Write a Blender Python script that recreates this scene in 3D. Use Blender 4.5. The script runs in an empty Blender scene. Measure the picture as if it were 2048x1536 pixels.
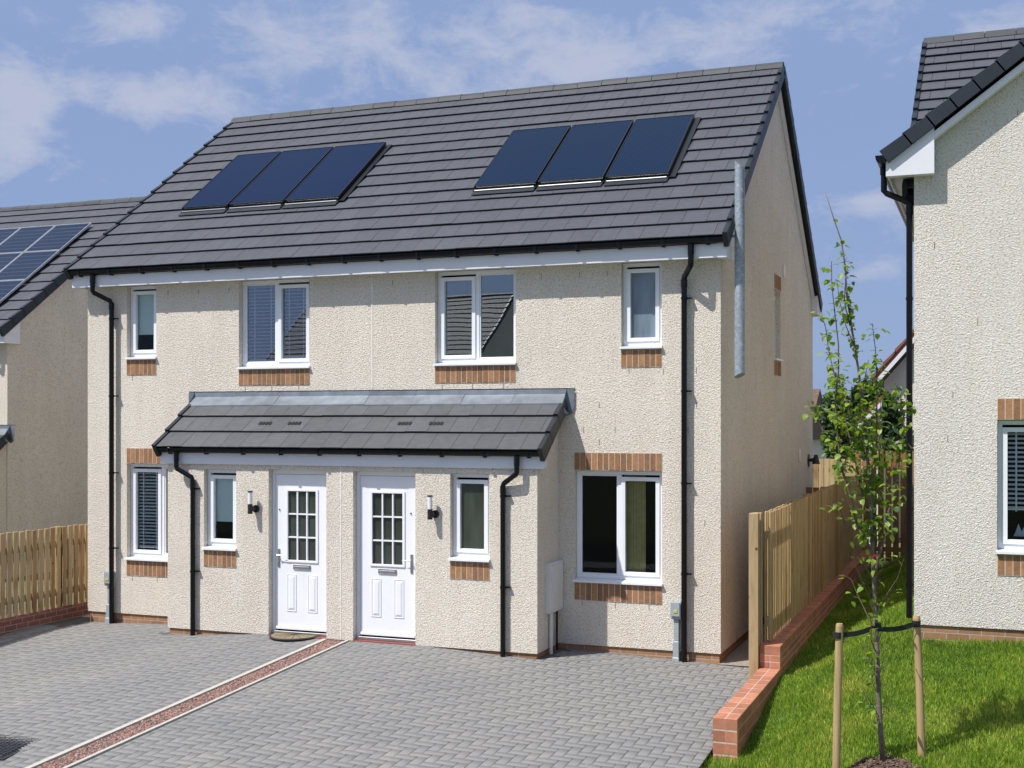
import bpy, bmesh, math, random
import numpy as np
from mathutils import Vector, Matrix
random.seed(7); rng=np.random.default_rng(11)
S=bpy.context.scene
col=S.collection
# ------------------------------------------------------------ camera
CAMH=2.75; YAW=math.radians(21.096)
cd=bpy.data.cameras.new("camera"); cam=bpy.data.objects.new("camera",cd); col.objects.link(cam)
cam.location=(0,0,CAMH); cam.rotation_euler=(math.radians(90),0,YAW)
cd.sensor_width=36; cd.lens=43.79; cd.shift_y=72/2048; cd.clip_end=2000; cd.clip_start=.1
S.camera=cam
# ------------------------------------------------------------ light
SUNV=Vector((.80,1.0,-1.93)).normalized()      # direction the light travels
sun=bpy.data.lights.new("sun",'SUN'); sun.energy=5.0; sun.angle=math.radians(.55); sun.color=(1,.96,.91)
so=bpy.data.objects.new("sun",sun); col.objects.link(so); so.rotation_euler=SUNV.to_track_quat('-Z','Y').to_euler()
EL=math.asin(-SUNV.z); AZ=math.atan2(-SUNV.x,-SUNV.y)
S.view_settings.view_transform='Standard'; S.view_settings.look='None'; S.view_settings.exposure=0.12; S.view_settings.gamma=1
W=bpy.data.worlds.new("World"); S.world=W; W.use_nodes=True
def world():
    nt=W.node_tree; nt.nodes.clear(); N=nt.nodes.new; L=nt.links.new
    out=N('ShaderNodeOutputWorld'); bg=N('ShaderNodeBackground'); bg.inputs[1].default_value=.15
    sky=N('ShaderNodeTexSky'); sky.sky_type='NISHITA'; sky.sun_disc=False; sky.sun_elevation=EL; sky.sun_rotation=AZ
    sky.air_density=1.0; sky.dust_density=.6; sky.ozone_density=1.6
    tc=N('ShaderNodeTexCoord'); sep=N('ShaderNodeSeparateXYZ'); L(tc.outputs['Generated'],sep.inputs[0])
    def M(op,a,b=None,c=None):
        m=N('ShaderNodeMath'); m.operation=op
        for i,v in enumerate((a,b,c)):
            if v is None: continue
            if isinstance(v,(int,float)): m.inputs[i].default_value=v
            else: L(v,m.inputs[i])
        return m.outputs[0]
    az=M('ARCTAN2',sep.outputs[0],sep.outputs[1]); el=M('ARCSINE',sep.outputs[2])
    cb=N('ShaderNodeCombineXYZ'); L(az,cb.inputs[0]); L(M('MULTIPLY',el,1.7),cb.inputs[1])
    def noise(sc,det,rough,off):
        mp=N('ShaderNodeMapping'); mp.inputs['Location'].default_value=off; L(cb.outputs[0],mp.inputs[0])
        n=N('ShaderNodeTexNoise'); n.inputs['Scale'].default_value=sc; n.inputs['Detail'].default_value=det; n.inputs['Roughness'].default_value=rough; n.inputs['Distortion'].default_value=.35
        L(mp.outputs[0],n.inputs[0]); return n.outputs[0]
    n1=noise(5,7,.55,(3.1,1.7,0)); n2=noise(17,9,.68,(.4,2.2,5))
    def px(x,y):
        u=(x-1024)/2491; v=(840-y)/2491
        dx=-math.sin(YAW)+u*math.cos(YAW); dy=math.cos(YAW)+u*math.sin(YAW)
        return math.atan2(dx,dy), math.atan2(v,math.hypot(dx,dy))
    blobs=[(40,215,75,95,1.05),(350,195,165,50,.95),(740,60,430,100,.75),(1130,90,330,95,.85),(1480,60,300,90,.75),(1040,160,150,60,.6),(60,310,100,40,.5),
           (1725,408,90,38,.9),(1760,545,60,25,.45),(160,335,60,22,.45),(230,35,330,45,.6),(1960,50,160,40,.35),(1400,240,250,60,.45),(1660,200,120,70,.4),(620,210,120,70,.5)]
    acc=None
    for (x,y,sx,sy,a) in blobs:
        a0,e0=px(x,y); sa=sx/2491; se=sy/2491
        q=M('ADD',M('POWER',M('ABSOLUTE',M('DIVIDE',M('SUBTRACT',az,a0),sa)),2.0),M('POWER',M('ABSOLUTE',M('DIVIDE',M('SUBTRACT',el,e0),se)),2.0))
        g=M('MULTIPLY',M('POWER',2.718,M('MULTIPLY',q,-1.0)),a)
        acc=g if acc is None else M('MAXIMUM',acc,g)
    base=M('ADD',M('MULTIPLY',acc,.85),M('MULTIPLY',M('ADD',M('SUBTRACT',n1,.5),M('MULTIPLY',M('SUBTRACT',n2,.5),1.1)),1.9))
    mr=N('ShaderNodeMapRange'); mr.interpolation_type='SMOOTHSTEP'; mr.inputs['From Min'].default_value=-.05; mr.inputs['From Max'].default_value=1.0; mr.inputs['To Max'].default_value=.95
    L(base,mr.inputs['Value'])
    fade=N('ShaderNodeMapRange'); fade.inputs['From Min'].default_value=-.02; fade.inputs['From Max'].default_value=.05; L(el,fade.inputs['Value'])
    hz=M('MAXIMUM',mr.outputs[0],.2)
    f=M('MULTIPLY',hz,fade.outputs[0])
    tint=N('ShaderNodeMix'); tint.data_type='RGBA'; lo=N('ShaderNodeMapRange'); lo.inputs['From Min'].default_value=.25; lo.inputs['From Max'].default_value=.75; lo.inputs['To Min'].default_value=.9; lo.inputs['To Max'].default_value=0; L(el,lo.inputs['Value']); L(lo.outputs[0],tint.inputs[0]); L(sky.outputs[0],tint.inputs[6]); tint.inputs[7].default_value=(1.22,1.90,3.60,1)
    mix=N('ShaderNodeMix'); mix.data_type='RGBA'; L(f,mix.inputs[0]); L(tint.outputs[2],mix.inputs[6]); mix.inputs[7].default_value=(2.95,3.25,4.2,1)
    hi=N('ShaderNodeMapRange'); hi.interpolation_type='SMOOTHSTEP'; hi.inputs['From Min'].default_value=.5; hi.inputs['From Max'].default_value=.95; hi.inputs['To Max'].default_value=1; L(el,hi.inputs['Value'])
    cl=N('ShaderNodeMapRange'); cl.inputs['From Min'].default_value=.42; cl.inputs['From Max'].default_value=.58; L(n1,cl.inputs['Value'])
    mx2=N('ShaderNodeMix'); mx2.data_type='RGBA'; L(M('MULTIPLY',hi.outputs[0],M('ADD',M('MULTIPLY',cl.outputs[0],.6),.25)),mx2.inputs[0]); L(mix.outputs[2],mx2.inputs[6]); mx2.inputs[7].default_value=(4.0,4.2,4.7,1)  # bright cloud added overhead, out of view, to raise the fill light
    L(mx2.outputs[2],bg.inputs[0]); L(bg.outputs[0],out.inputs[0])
world()
# ------------------------------------------------------------ materials
MATS={}
def new_mat(name):
    m=bpy.data.materials.new(name); m.use_nodes=True; nt=m.node_tree; b=nt.nodes['Principled BSDF']; MATS[name]=m
    return m,nt,b
def NN(nt,t,**k):
    n=nt.nodes.new(t)
    for a,v in k.items():
        if a in n.inputs: n.inputs[a].default_value=v
        else: setattr(n,a,v)
    return n
def ramp(nt,fac,stops):
    r=nt.nodes.new('ShaderNodeValToRGB'); e=r.color_ramp.elements
    while len(e)<len(stops): e.new(.5)
    for i,(p,c) in enumerate(stops): e[i].position=p; e[i].color=(*c,1)
    nt.links.new(fac,r.inputs[0]); return r.outputs[0]
def objco(nt): return nt.nodes.new('ShaderNodeTexCoord').outputs['Object']
def bump(nt,b,h,strength,dist):
    n=nt.nodes.new('ShaderNodeBump'); n.inputs['Strength'].default_value=strength; n.inputs['Distance'].default_value=dist
    nt.links.new(h,n.inputs['Height']); nt.links.new(n.outputs[0],b.inputs['Normal']); return n
def noise(nt,v,sc,det=4,rough=.6,dist=0):
    n=NN(nt,'ShaderNodeTexNoise',Scale=sc,Detail=det,Roughness=rough,Distortion=dist); nt.links.new(v,n.inputs['Vector']); return n.outputs[0]
def scl(c,k): return tuple(min(1,x*k) for x in c)
def simple(name,c,rough=.5,var=.12,sc=6,metal=0,bs=0,bd=.002,bsc=60,island=0,spec=.5):
    m,nt,b=new_mat(name); v=objco(nt)
    n=noise(nt,v,sc); out=ramp(nt,n,[(.3,scl(c,1-var)),(.7,scl(c,1+var))])
    if island:
        g=nt.nodes.new('ShaderNodeNewGeometry'); mr=NN(nt,'ShaderNodeMapRange'); mr.inputs['To Min'].default_value=1-island; mr.inputs['To Max'].default_value=1+island
        nt.links.new(g.outputs['Random Per Island'],mr.inputs[0])
        mx=NN(nt,'ShaderNodeMix',data_type='RGBA',blend_type='MULTIPLY'); mx.inputs[0].default_value=1
        nt.links.new(out,mx.inputs[6]); nt.links.new(mr.outputs[0],mx.inputs[7]); out=mx.outputs[2]
    nt.links.new(out,b.inputs['Base Color']); b.inputs['Roughness'].default_value=rough; b.inputs['Metallic'].default_value=metal; b.inputs['Specular IOR Level'].default_value=spec
    if bs: bump(nt,b,noise(nt,v,bsc,3),bs,bd)
    return m
def roughcast(name,c):
    m,nt,b=new_mat(name); v=objco(nt)
    vo=NN(nt,'ShaderNodeTexVoronoi',Scale=74,feature='SMOOTH_F1'); vo.inputs['Smoothness'].default_value=.55
    mpn=NN(nt,'ShaderNodeTexNoise',Scale=45,Detail=2); nt.links.new(v,mpn.inputs[0])
    add=NN(nt,'ShaderNodeMix',data_type='VECTOR'); add.inputs[0].default_value=.035; nt.links.new(v,add.inputs[4]); nt.links.new(mpn.outputs[1],add.inputs[5]); nt.links.new(add.outputs[1],vo.inputs[0])
    n2=noise(nt,v,110,3,.65,.8)
    h=NN(nt,'ShaderNodeMath',operation='MULTIPLY_ADD'); nt.links.new(n2,h.inputs[0]); h.inputs[1].default_value=1.1; nt.links.new(vo.outputs[0],h.inputs[2])
    bump(nt,b,h.outputs[0],1.0,.0115)
    big=ramp(nt,noise(nt,v,.9,5),[(.3,scl(c,.94)),(.7,scl(c,1.05))])
    chips=ramp(nt,noise(nt,v,45,2,.5),[(.34,(.72,.64,.54)),(.5,(1,1,1)),(.66,(1.0,1.0,1.0)),(.75,(1.0,.96,.88))])
    mx=NN(nt,'ShaderNodeMix',data_type='RGBA',blend_type='MULTIPLY'); mx.inputs[0].default_value=.75; nt.links.new(big,mx.inputs[6]); nt.links.new(chips,mx.inputs[7])
    st=ramp(nt,noise(nt,v,110,1,.5),[(.24,(.35,.27,.2)),(.3,(1,1,1))])
    m2=NN(nt,'ShaderNodeMix',data_type='RGBA',blend_type='MULTIPLY'); m2.inputs[0].default_value=.6; nt.links.new(mx.outputs[2],m2.inputs[6]); nt.links.new(st,m2.inputs[7])
    # faint rain streaks / weathering
    mp=NN(nt,'ShaderNodeMapping'); mp.inputs['Scale'].default_value=(3,3,.25); nt.links.new(v,mp.inputs[0])
    sk=ramp(nt,noise(nt,mp.outputs[0],1.6,4),[(.36,(.95,.94,.92)),(.6,(1,1,1))])
    m3=NN(nt,'ShaderNodeMix',data_type='RGBA',blend_type='MULTIPLY'); m3.inputs[0].default_value=.8; nt.links.new(m2.outputs[2],m3.inputs[6]); nt.links.new(sk,m3.inputs[7])
    nt.links.new(m3.outputs[2],b.inputs['Base Color']); b.inputs['Roughness'].default_value=.95; b.inputs['Specular IOR Level'].default_value=.15
    return m
roughcast('roughcast',(.86,.795,.70)); roughcast('roughcast_pale',(.84,.80,.735))
simple('white_upvc',(.80,.82,.85),.28,.02,3); simple('white_door',(.82,.83,.86),.4,.02,3,bs=.05,bd=.001,bsc=90)
simple('fascia_white',(.72,.73,.77),.4,.04,2)
simple('black_plastic',(.0035,.004,.0055),.25,.2,8,spec=.3); simple('black_metal',(.015,.015,.017),.4)
simple('tile',(.072,.077,.091),.62,.10,14,bs=.25,bd=.003,bsc=90,island=.07,spec=.35)
simple('tile_pale',(.088,.092,.098),.62,.12,10,bs=.2,bd=.003,bsc=90,island=.09,spec=.35)
simple('verge_cap',(.009,.015,.023),.5,.2,5,island=.2); simple('underlay',(.004,.004,.004),.95)
simple('ridge_tile',(.05,.055,.062),.6,.15,9,bs=.2,bd=.003,island=.14)
simple('lead',(.19,.215,.245),.42,.25,5,metal=.35,bs=.35,bd=.01,bsc=9,island=.12)
simple('soldier_brick',(.31,.155,.072),.9,.2,18,bs=.6,bd=.006,bsc=70,island=.22)
simple('mortar',(.50,.46,.39),.95,.12,30,bs=.3,bd=.003)
simple('mortar_wall',(.50,.45,.39),.95,.2,20); simple('mortar_dark',(.25,.22,.18),.9); simple('red_brick',(.42,.170,.098),.85,.16,16,bs=.4,bd=.004,bsc=80,island=.2)
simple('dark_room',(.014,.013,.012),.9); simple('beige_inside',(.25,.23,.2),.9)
simple('blind_slat',(.80,.82,.86),.5,.03); simple('roller_blind',(.70,.80,.80),.8,.05,1.5)
simple('steel',(.55,.56,.58),.25,.1,metal=1); simple('grate_steel',(.12,.13,.15),.35,.4,40,metal=.7); simple('grey_box',(.33,.38,.40),.45,.05)
simple('meter_box',(.66,.66,.63),.5,.04); simple('yellow_label',(.6,.5,.08),.6)
simple('opal',(.75,.76,.8),.35,.02); simple('mat_coir',(.26,.20,.12),.95,.25,25,bs=.8,bd=.01,bsc=160); simple('rubber',(.03,.03,.035),.8)
simple('threshold_red',(.24,.07,.06),.8); simple('bead',(.78,.75,.68),.6)
simple('bark',(.17,.135,.115),.9,.35,22,bs=.6,bd=.004,bsc=60); simple('twig',(.13,.085,.06),.9,.25,30)
simple('webbing',(.012,.012,.014),.7); simple('red_tape',(.6,.03,.06),.6)
simple('dish',(.42,.45,.47),.4,.05); simple('red_roof',(.20,.075,.055),.85,.25,9,island=.2)
simple('brown_roof',(.13,.085,.06),.9,.3,9); simple('grey_timber',(.20,.18,.165),.9,.2,9); simple('dark_green',(.02,.04,.035),.5)
simple('concrete',(.50,.49,.45),.9,.14,12,bs=.3,bd=.003,bsc=80); simple('asphalt',(.05,.05,.052),.9,.2,20,bs=.5,bd=.01)
simple('path_gravel',(.30,.27,.23),.95,.3,30,bs=.8,bd=.015,bsc=70)
simple('paper',(.5,.58,.7),.6); simple('kerb_stone',(.47,.45,.40),.9,.12,20,bs=.3,bd=.003)
simple('red_gravel',(.27,.155,.13),.9,.3,40,island=.55)
simple('mulch',(.13,.085,.06),.95,.3,40,island=.6)
simple('curtain',(.45,.37,.15),.85,.15,12)
def timber(name,c,green=0,stain=.5):
    m,nt,b=new_mat(name); v=objco(nt)
    mp=NN(nt,'ShaderNodeMapping'); mp.inputs['Scale'].default_value=(14,14,.9); nt.links.new(v,mp.inputs[0])
    g=nt.nodes.new('ShaderNodeNewGeometry'); sc=NN(nt,'ShaderNodeVectorMath',operation='SCALE'); sc.inputs[0].default_value=(37,53,91); nt.links.new(g.outputs['Random Per Island'],sc.inputs['Scale'])
    ad=NN(nt,'ShaderNodeVectorMath',operation='ADD'); nt.links.new(mp.outputs[0],ad.inputs[0]); nt.links.new(sc.outputs[0],ad.inputs[1])
    n=noise(nt,ad.outputs[0],2.2,5,.6,.6)
    c1=ramp(nt,n,[(.25,scl(c,.62)),(.5,c),(.75,scl(c,1.2))])
    ad2=NN(nt,'ShaderNodeVectorMath',operation='ADD'); nt.links.new(v,ad2.inputs[0]); nt.links.new(sc.outputs[0],ad2.inputs[1])
    kn=NN(nt,'ShaderNodeTexVoronoi',Scale=3.2); nt.links.new(ad2.outputs[0],kn.inputs[0])
    kr=ramp(nt,kn.outputs[0],[(.03,(.22,.12,.06)),(.075,(1,1,1))])
    isl=ramp(nt,g.outputs['Random Per Island'],[(0,(.74,.62,.5)),(.25,(.92,.9,.86)),(.6,(1,1,1)),(1,(1.0,.98,.8))])
    blot=ramp(nt,noise(nt,ad2.outputs[0],1.5,3),[(.32,(.55,.36,.22)),(.45,(1,1,1))])
    o=c1
    for q,f in ((kr,.9),(isl,1),(blot,stain)):
        mx=NN(nt,'ShaderNodeMix',data_type='RGBA',blend_type='MULTIPLY'); mx.inputs[0].default_value=f; nt.links.new(o,mx.inputs[6]); nt.links.new(q,mx.inputs[7]); o=mx.outputs[2]
    nt.links.new(o,b.inputs['Base Color']); b.inputs['Roughness'].default_value=.85; b.inputs['Specular IOR Level'].default_value=.25
    bump(nt,b,n,.4,.004); return m
timber('fence_timber',(.50,.365,.20)); timber('fence_shaded',(.30,.175,.08)); timber('stake_wood',(.42,.30,.15),stain=.3); timber('post_wood',(.42,.30,.165),stain=.25)  # darker copy of the fence timber: shade in the side gaps put into colour
def brickwall(name,c,bw=.225,rh=.075):
    m,nt,b=new_mat(name); v=objco(nt); sep=NN(nt,'ShaderNodeSeparateXYZ'); nt.links.new(v,sep.inputs[0])
    ad=NN(nt,'ShaderNodeMath',operation='ADD'); nt.links.new(sep.outputs[0],ad.inputs[0]); nt.links.new(sep.outputs[1],ad.inputs[1])
    cb=NN(nt,'ShaderNodeCombineXYZ'); nt.links.new(ad.outputs[0],cb.inputs[0]); nt.links.new(sep.outputs[2],cb.inputs[1])
    br=NN(nt,'ShaderNodeTexBrick'); nt.links.new(cb.outputs[0],br.inputs[0])
    br.inputs['Scale'].default_value=1; br.inputs['Brick Width'].default_value=bw; br.inputs['Row Height'].default_value=rh; br.inputs['Mortar Size'].default_value=.006; br.inputs['Mortar Smooth'].default_value=.2
    br.inputs['Color1'].default_value=(*c,1); br.inputs['Color2'].default_value=(*scl(c,.72),1); br.inputs['Mortar'].default_value=(.42,.37,.31,1)
    mx=NN(nt,'ShaderNodeMix',data_type='RGBA',blend_type='MULTIPLY'); mx.inputs[0].default_value=.6; nt.links.new(br.outputs[0],mx.inputs[6])
    nt.links.new(ramp(nt,noise(nt,v,22,4),[(.3,(.7,.66,.62)),(.65,(1,1,1))]),mx.inputs[7]); nt.links.new(mx.outputs[2],b.inputs['Base Color'])
    b.inputs['Roughness'].default_value=.9; inv=NN(nt,'ShaderNodeMath',operation='SUBTRACT'); inv.inputs[0].default_value=1; nt.links.new(br.outputs['Fac'],inv.inputs[1]); bump(nt,b,inv.outputs[0],.8,.006)
    return m
brickwall('base_brick',(.42,.22,.11)); brickwall('kerb_brick',(.36,.13,.085))
def glass(name,refl,tr,rough=0.0,wob=0.0,ior=1.6):
    m,nt,b=new_mat(name); nt.nodes.remove(b); out=nt.nodes['Material Output']
    fr=NN(nt,'ShaderNodeFresnel',IOR=ior); mr=NN(nt,'ShaderNodeMapRange'); mr.inputs['From Min'].default_value=0; mr.inputs['To Min'].default_value=refl; nt.links.new(fr.outputs[0],mr.inputs[0])
    t=NN(nt,'ShaderNodeBsdfTransparent'); t.inputs[0].default_value=(*tr,1); g=NN(nt,'ShaderNodeBsdfGlossy',Roughness=rough); g.inputs[0].default_value=(.9,.95,1,1)
    if wob:
        v=objco(nt); bn=nt.nodes.new('ShaderNodeBump'); bn.inputs['Strength'].default_value=wob; bn.inputs['Distance'].default_value=.02
        nt.links.new(noise(nt,v,1.4,1),bn.inputs['Height']); nt.links.new(bn.outputs[0],g.inputs['Normal'])
    mx=NN(nt,'ShaderNodeMixShader'); nt.links.new(mr.outputs[0],mx.inputs[0]); nt.links.new(t.outputs[0],mx.inputs[1]); nt.links.new(g.outputs[0],mx.inputs[2]); nt.links.new(mx.outputs[0],out.inputs[0])
    return m
glass('glass_blind',.07,(.9,.92,.95),0,.03); glass('glass',.17,(.72,.76,.74),0,.035); glass('glass_dull',.0,(.9,.93,.92),0,.02,1.22)
def frosted(name,c,sc):
    m,nt,b=new_mat(name); v=objco(nt); mp=NN(nt,'ShaderNodeMapping'); mp.inputs['Scale'].default_value=(1,1,.22); nt.links.new(v,mp.inputs[0])
    n=noise(nt,mp.outputs[0],sc,3,.6,.5); big=noise(nt,mp.outputs[0],4.5,2)
    nt.links.new(ramp(nt,big,[(.35,scl(c,.65)),(.7,scl(c,1.5))]),b.inputs['Base Color']); b.inputs['Roughness'].default_value=.12; b.inputs['Specular IOR Level'].default_value=.9
    bump(nt,b,n,.35,.004); return m
frosted('frosted_blue',(.13,.17,.20),55); frosted('frosted_dark',(.035,.045,.035),90)
def pv(name,base,line,sx,sz,w=.06,thick=.0):
    m,nt,b=new_mat(name); v=objco(nt); sep=NN(nt,'ShaderNodeSeparateXYZ'); nt.links.new(v,sep.inputs[0])
    def grid(o,s,w):
        a=NN(nt,'ShaderNodeMath',operation='MULTIPLY'); nt.links.new(o,a.inputs[0]); a.inputs[1].default_value=s
        f=NN(nt,'ShaderNodeMath',operation='FRACT'); nt.links.new(a.outputs[0],f.inputs[0])
        l=NN(nt,'ShaderNodeMath',operation='LESS_THAN'); nt.links.new(f.outputs[0],l.inputs[0]); l.inputs[1].default_value=w; return l.outputs[0]
    mxm=NN(nt,'ShaderNodeMath',operation='MAXIMUM'); nt.links.new(grid(sep.outputs[0],sx,w),mxm.inputs[0])
    if sz: nt.links.new(grid(sep.outputs[1],sz,w),mxm.inputs[1])
    else: mxm.inputs[1].default_value=0
    c=NN(nt,'ShaderNodeMix',data_type='RGBA'); nt.links.new(mxm.outputs[0],c.inputs[0]); c.inputs[6].default_value=(*base,1); c.inputs[7].default_value=(*line,1)
    nt.links.new(c.outputs[2],b.inputs['Base Color']); b.inputs['Roughness'].default_value=.3; b.inputs['Specular IOR Level'].default_value=.12; b.inputs['Specular Tint'].default_value=(.12,.42,1,1); b.inputs['Coat Weight'].default_value=.0; b.inputs['Coat Roughness'].default_value=.05
    return m
pv('pv_dark',(.001,.009,.034),(.010,.028,.060),26,0,.3); pv('pv_blue',(.001,.010,.042),(.003,.014,.05),28,0,.25); pv('pv_cells',(.004,.009,.028),(.08,.11,.16),12.5,6.3,.13)
simple('pv_frame_black',(.014,.016,.02),.35,metal=.3); simple('pv_frame_silver',(.62,.63,.64),.35,metal=.6)
def galv():
    m,nt,b=new_mat('galvanised'); v=objco(nt)
    vo=NN(nt,'ShaderNodeTexVoronoi',Scale=38); nt.links.new(v,vo.inputs[0])
    n=noise(nt,v,22,4,.7,1)
    nt.links.new(ramp(nt,n,[(.35,(.22,.27,.31)),(.55,(.33,.38,.42)),(.72,(.55,.60,.64))]),b.inputs['Base Color']); b.inputs['Metallic'].default_value=.25; b.inputs['Roughness'].default_value=.5
galv()
def paver():
    m,nt,b=new_mat('paver'); v=objco(nt)
    g=nt.nodes.new('ShaderNodeNewGeometry')
    isl=ramp(nt,g.outputs['Random Per Island'],[(0,(.212,.210,.208)),(.5,(.219,.216,.212)),(1,(.226,.222,.217))])
    big=ramp(nt,noise(nt,v,.55,4,.55),[(.33,(.92,.93,.95)),(.52,(1,1,1)),(.72,(1.06,1.04,1.0))])
    fine=ramp(nt,noise(nt,v,140,2,.7),[(.25,(.72,.72,.72)),(.5,(1,1,1)),(.8,(1.2,1.2,1.2))])
    dust=ramp(nt,noise(nt,v,1.7,6,.7),[(.52,(1,1,1)),(.72,(1.25,1.21,1.14))])
    o=isl
    for q,f in ((big,1),(fine,.7),(dust,.8)):
        mx=NN(nt,'ShaderNodeMix',data_type='RGBA',blend_type='MULTIPLY'); mx.inputs[0].default_value=f; nt.links.new(o,mx.inputs[6]); nt.links.new(q,mx.inputs[7]); o=mx.outputs[2]
    nt.links.new(o,b.inputs['Base Color']); b.inputs['Roughness'].default_value=.85; b.inputs['Specular IOR Level'].default_value=.3
    bump(nt,b,noise(nt,v,150,2,.7),.3,.003)
paver(); simple('joint_sand',(.095,.09,.082),.95,.3,30)
def leafmat(name,c,c2,tr=.35):
    m,nt,b=new_mat(name); g=nt.nodes.new('ShaderNodeNewGeometry')
    o=ramp(nt,g.outputs['Random Per Island'],[(0,c),(1,c2)])
    nt.links.new(o,b.inputs['Base Color']); b.inputs['Roughness'].default_value=.45
    t=NN(nt,'ShaderNodeBsdfTranslucent'); mx2=NN(nt,'ShaderNodeMix',data_type='RGBA',blend_type='MULTIPLY'); mx2.inputs[0].default_value=1; nt.links.new(o,mx2.inputs[6]); mx2.inputs[7].default_value=(1.5,1.6,.6,1); nt.links.new(mx2.outputs[2],t.inputs[0])
    mx=NN(nt,'ShaderNodeMixShader'); mx.inputs[0].default_value=tr; out=nt.nodes['Material Output']; nt.links.new(b.outputs[0],mx.inputs[1]); nt.links.new(t.outputs[0],mx.inputs[2]); nt.links.new(mx.outputs[0],out.inputs[0])
leafmat('leaf',(.07,.15,.015),(.30,.40,.05),.4); leafmat('leaf_dark',(.02,.05,.018),(.06,.10,.04),.15)
def lawnm(name,blade):
    m,nt,b=new_mat(name); v=nt.nodes.new('ShaderNodeNewGeometry'); P=v.outputs['Position']
    n=noise(nt,P,1.1,5,.6)
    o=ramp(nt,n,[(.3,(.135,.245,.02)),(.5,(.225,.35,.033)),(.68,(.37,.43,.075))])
    if blade:
        is_=ramp(nt,v.outputs['Random Per Island'],[(0,(.32,.38,.3)),(.45,(.85,.9,.8)),(.85,(1.3,1.2,.9)),(1,(2.2,1.8,1.5))])
        mx=NN(nt,'ShaderNodeMix',data_type='RGBA',blend_type='MULTIPLY'); mx.inputs[0].default_value=1; nt.links.new(o,mx.inputs[6]); nt.links.new(is_,mx.inputs[7]); o=mx.outputs[2]
        t=NN(nt,'ShaderNodeBsdfTranslucent'); nt.links.new(o,t.inputs[0]); ms=NN(nt,'ShaderNodeMixShader'); ms.inputs[0].default_value=.35
        out=nt.nodes['Material Output']; nt.links.new(b.outputs[0],ms.inputs[1]); nt.links.new(t.outputs[0],ms.inputs[2]); nt.links.new(ms.outputs[0],out.inputs[0])
    else:
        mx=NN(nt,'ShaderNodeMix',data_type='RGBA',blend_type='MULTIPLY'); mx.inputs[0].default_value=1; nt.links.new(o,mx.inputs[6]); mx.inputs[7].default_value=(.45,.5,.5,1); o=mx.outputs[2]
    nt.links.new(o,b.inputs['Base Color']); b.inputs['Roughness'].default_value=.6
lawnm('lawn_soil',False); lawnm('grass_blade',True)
simple('earth',(.12,.13,.07),.95,.3,2)
# ------------------------------------------------------------ mesh helpers
class MB:
    def __init__(s): s.v=[]; s.f=[]; s.T=None
    def add(s,vs,fs):
        o=len(s.v); s.v+= [s.T(*p) if s.T else tuple(p) for p in vs]; s.f+=[tuple(i+o for i in f) for f in fs]; return s
    def quad(s,*p): return s.add(p,[tuple(range(len(p)))])
    def box(s,x0,x1,y0,y1,z0,z1,bev=0):
        if bev:
            b=bev; vs=[];
            for z,i in((z0,b),(z0+b,0),(z1-b,0),(z1,b)): vs+=[(x0+i,y0+i,z),(x1-i,y0+i,z),(x1-i,y1-i,z),(x0+i,y1-i,z)]
            fs=[(3,2,1,0),(12,13,14,15)]
            for k in(0,4,8):
                for j in range(4): fs.append((k+j,k+(j+1)%4,k+4+(j+1)%4,k+4+j))
            return s.add(vs,fs)
        return s.add([(x0,y0,z0),(x1,y0,z0),(x1,y1,z0),(x0,y1,z0),(x0,y0,z1),(x1,y0,z1),(x1,y1,z1),(x0,y1,z1)],[(3,2,1,0),(4,5,6,7),(0,1,5,4),(1,2,6,5),(2,3,7,6),(3,0,4,7)])
    def hexa(s,p): return s.add(p,[(3,2,1,0),(4,5,6,7),(0,1,5,4),(1,2,6,5),(2,3,7,6),(3,0,4,7)])
    def tube(s,pts,r,n=10,cap=True):
        pts=[Vector(p) for p in pts]; rs=r if isinstance(r,(list,tuple)) else [r]*len(pts); base=len(s.v); vs=[];fs=[]
        up=None
        for i,p in enumerate(pts):
            d=(pts[min(i+1,len(pts)-1)]-pts[max(i-1,0)]).normalized()
            if up is None: up=Vector((1,0,0)) if abs(d.x)<.8 else Vector((0,0,1))
            a=d.cross(up).normalized(); b=d.cross(a); up=-d.cross(a).cross(d) if False else up
            for k in range(n):
                t=2*math.pi*k/n; q=p+(a*math.cos(t)+b*math.sin(t))*rs[i]; vs.append(tuple(q))
        for i in range(len(pts)-1):
            for k in range(n): fs.append((i*n+k,i*n+(k+1)%n,(i+1)*n+(k+1)%n,(i+1)*n+k))
        if cap: fs.append(tuple(range(n))[::-1]); fs.append(tuple((len(pts)-1)*n+k for k in range(n)))
        return s.add(vs,fs)
    def prism(s,poly,axis,a0,a1):
        n=len(poly)
        def P(u,w,a): return {'x':(a,u,w),'y':(u,a,w),'z':(u,w,a)}[axis]
        vs=[P(u,w,a0) for u,w in poly]+[P(u,w,a1) for u,w in poly]
        fs=[tuple(range(n))[::-1],tuple(range(n,2*n))]+[(i,(i+1)%n,n+(i+1)%n,n+i) for i in range(n)]
        return s.add(vs,fs)
    def build(s,name,mat,parent=None,smooth=False,label=None):
        me=bpy.data.meshes.new(name); me.from_pydata(s.v,[],s.f); me.materials.append(MATS[mat] if isinstance(mat,str) else mat)
        if smooth: me.shade_smooth()
        bm=bmesh.new(); bm.from_mesh(me); bmesh.ops.recalc_face_normals(bm,faces=bm.faces); bm.to_mesh(me); bm.free()
        o=bpy.data.objects.new(name,me); col.objects.link(o)
        if parent: o.parent=parent
        if label: o['label']=label
        return o
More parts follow.
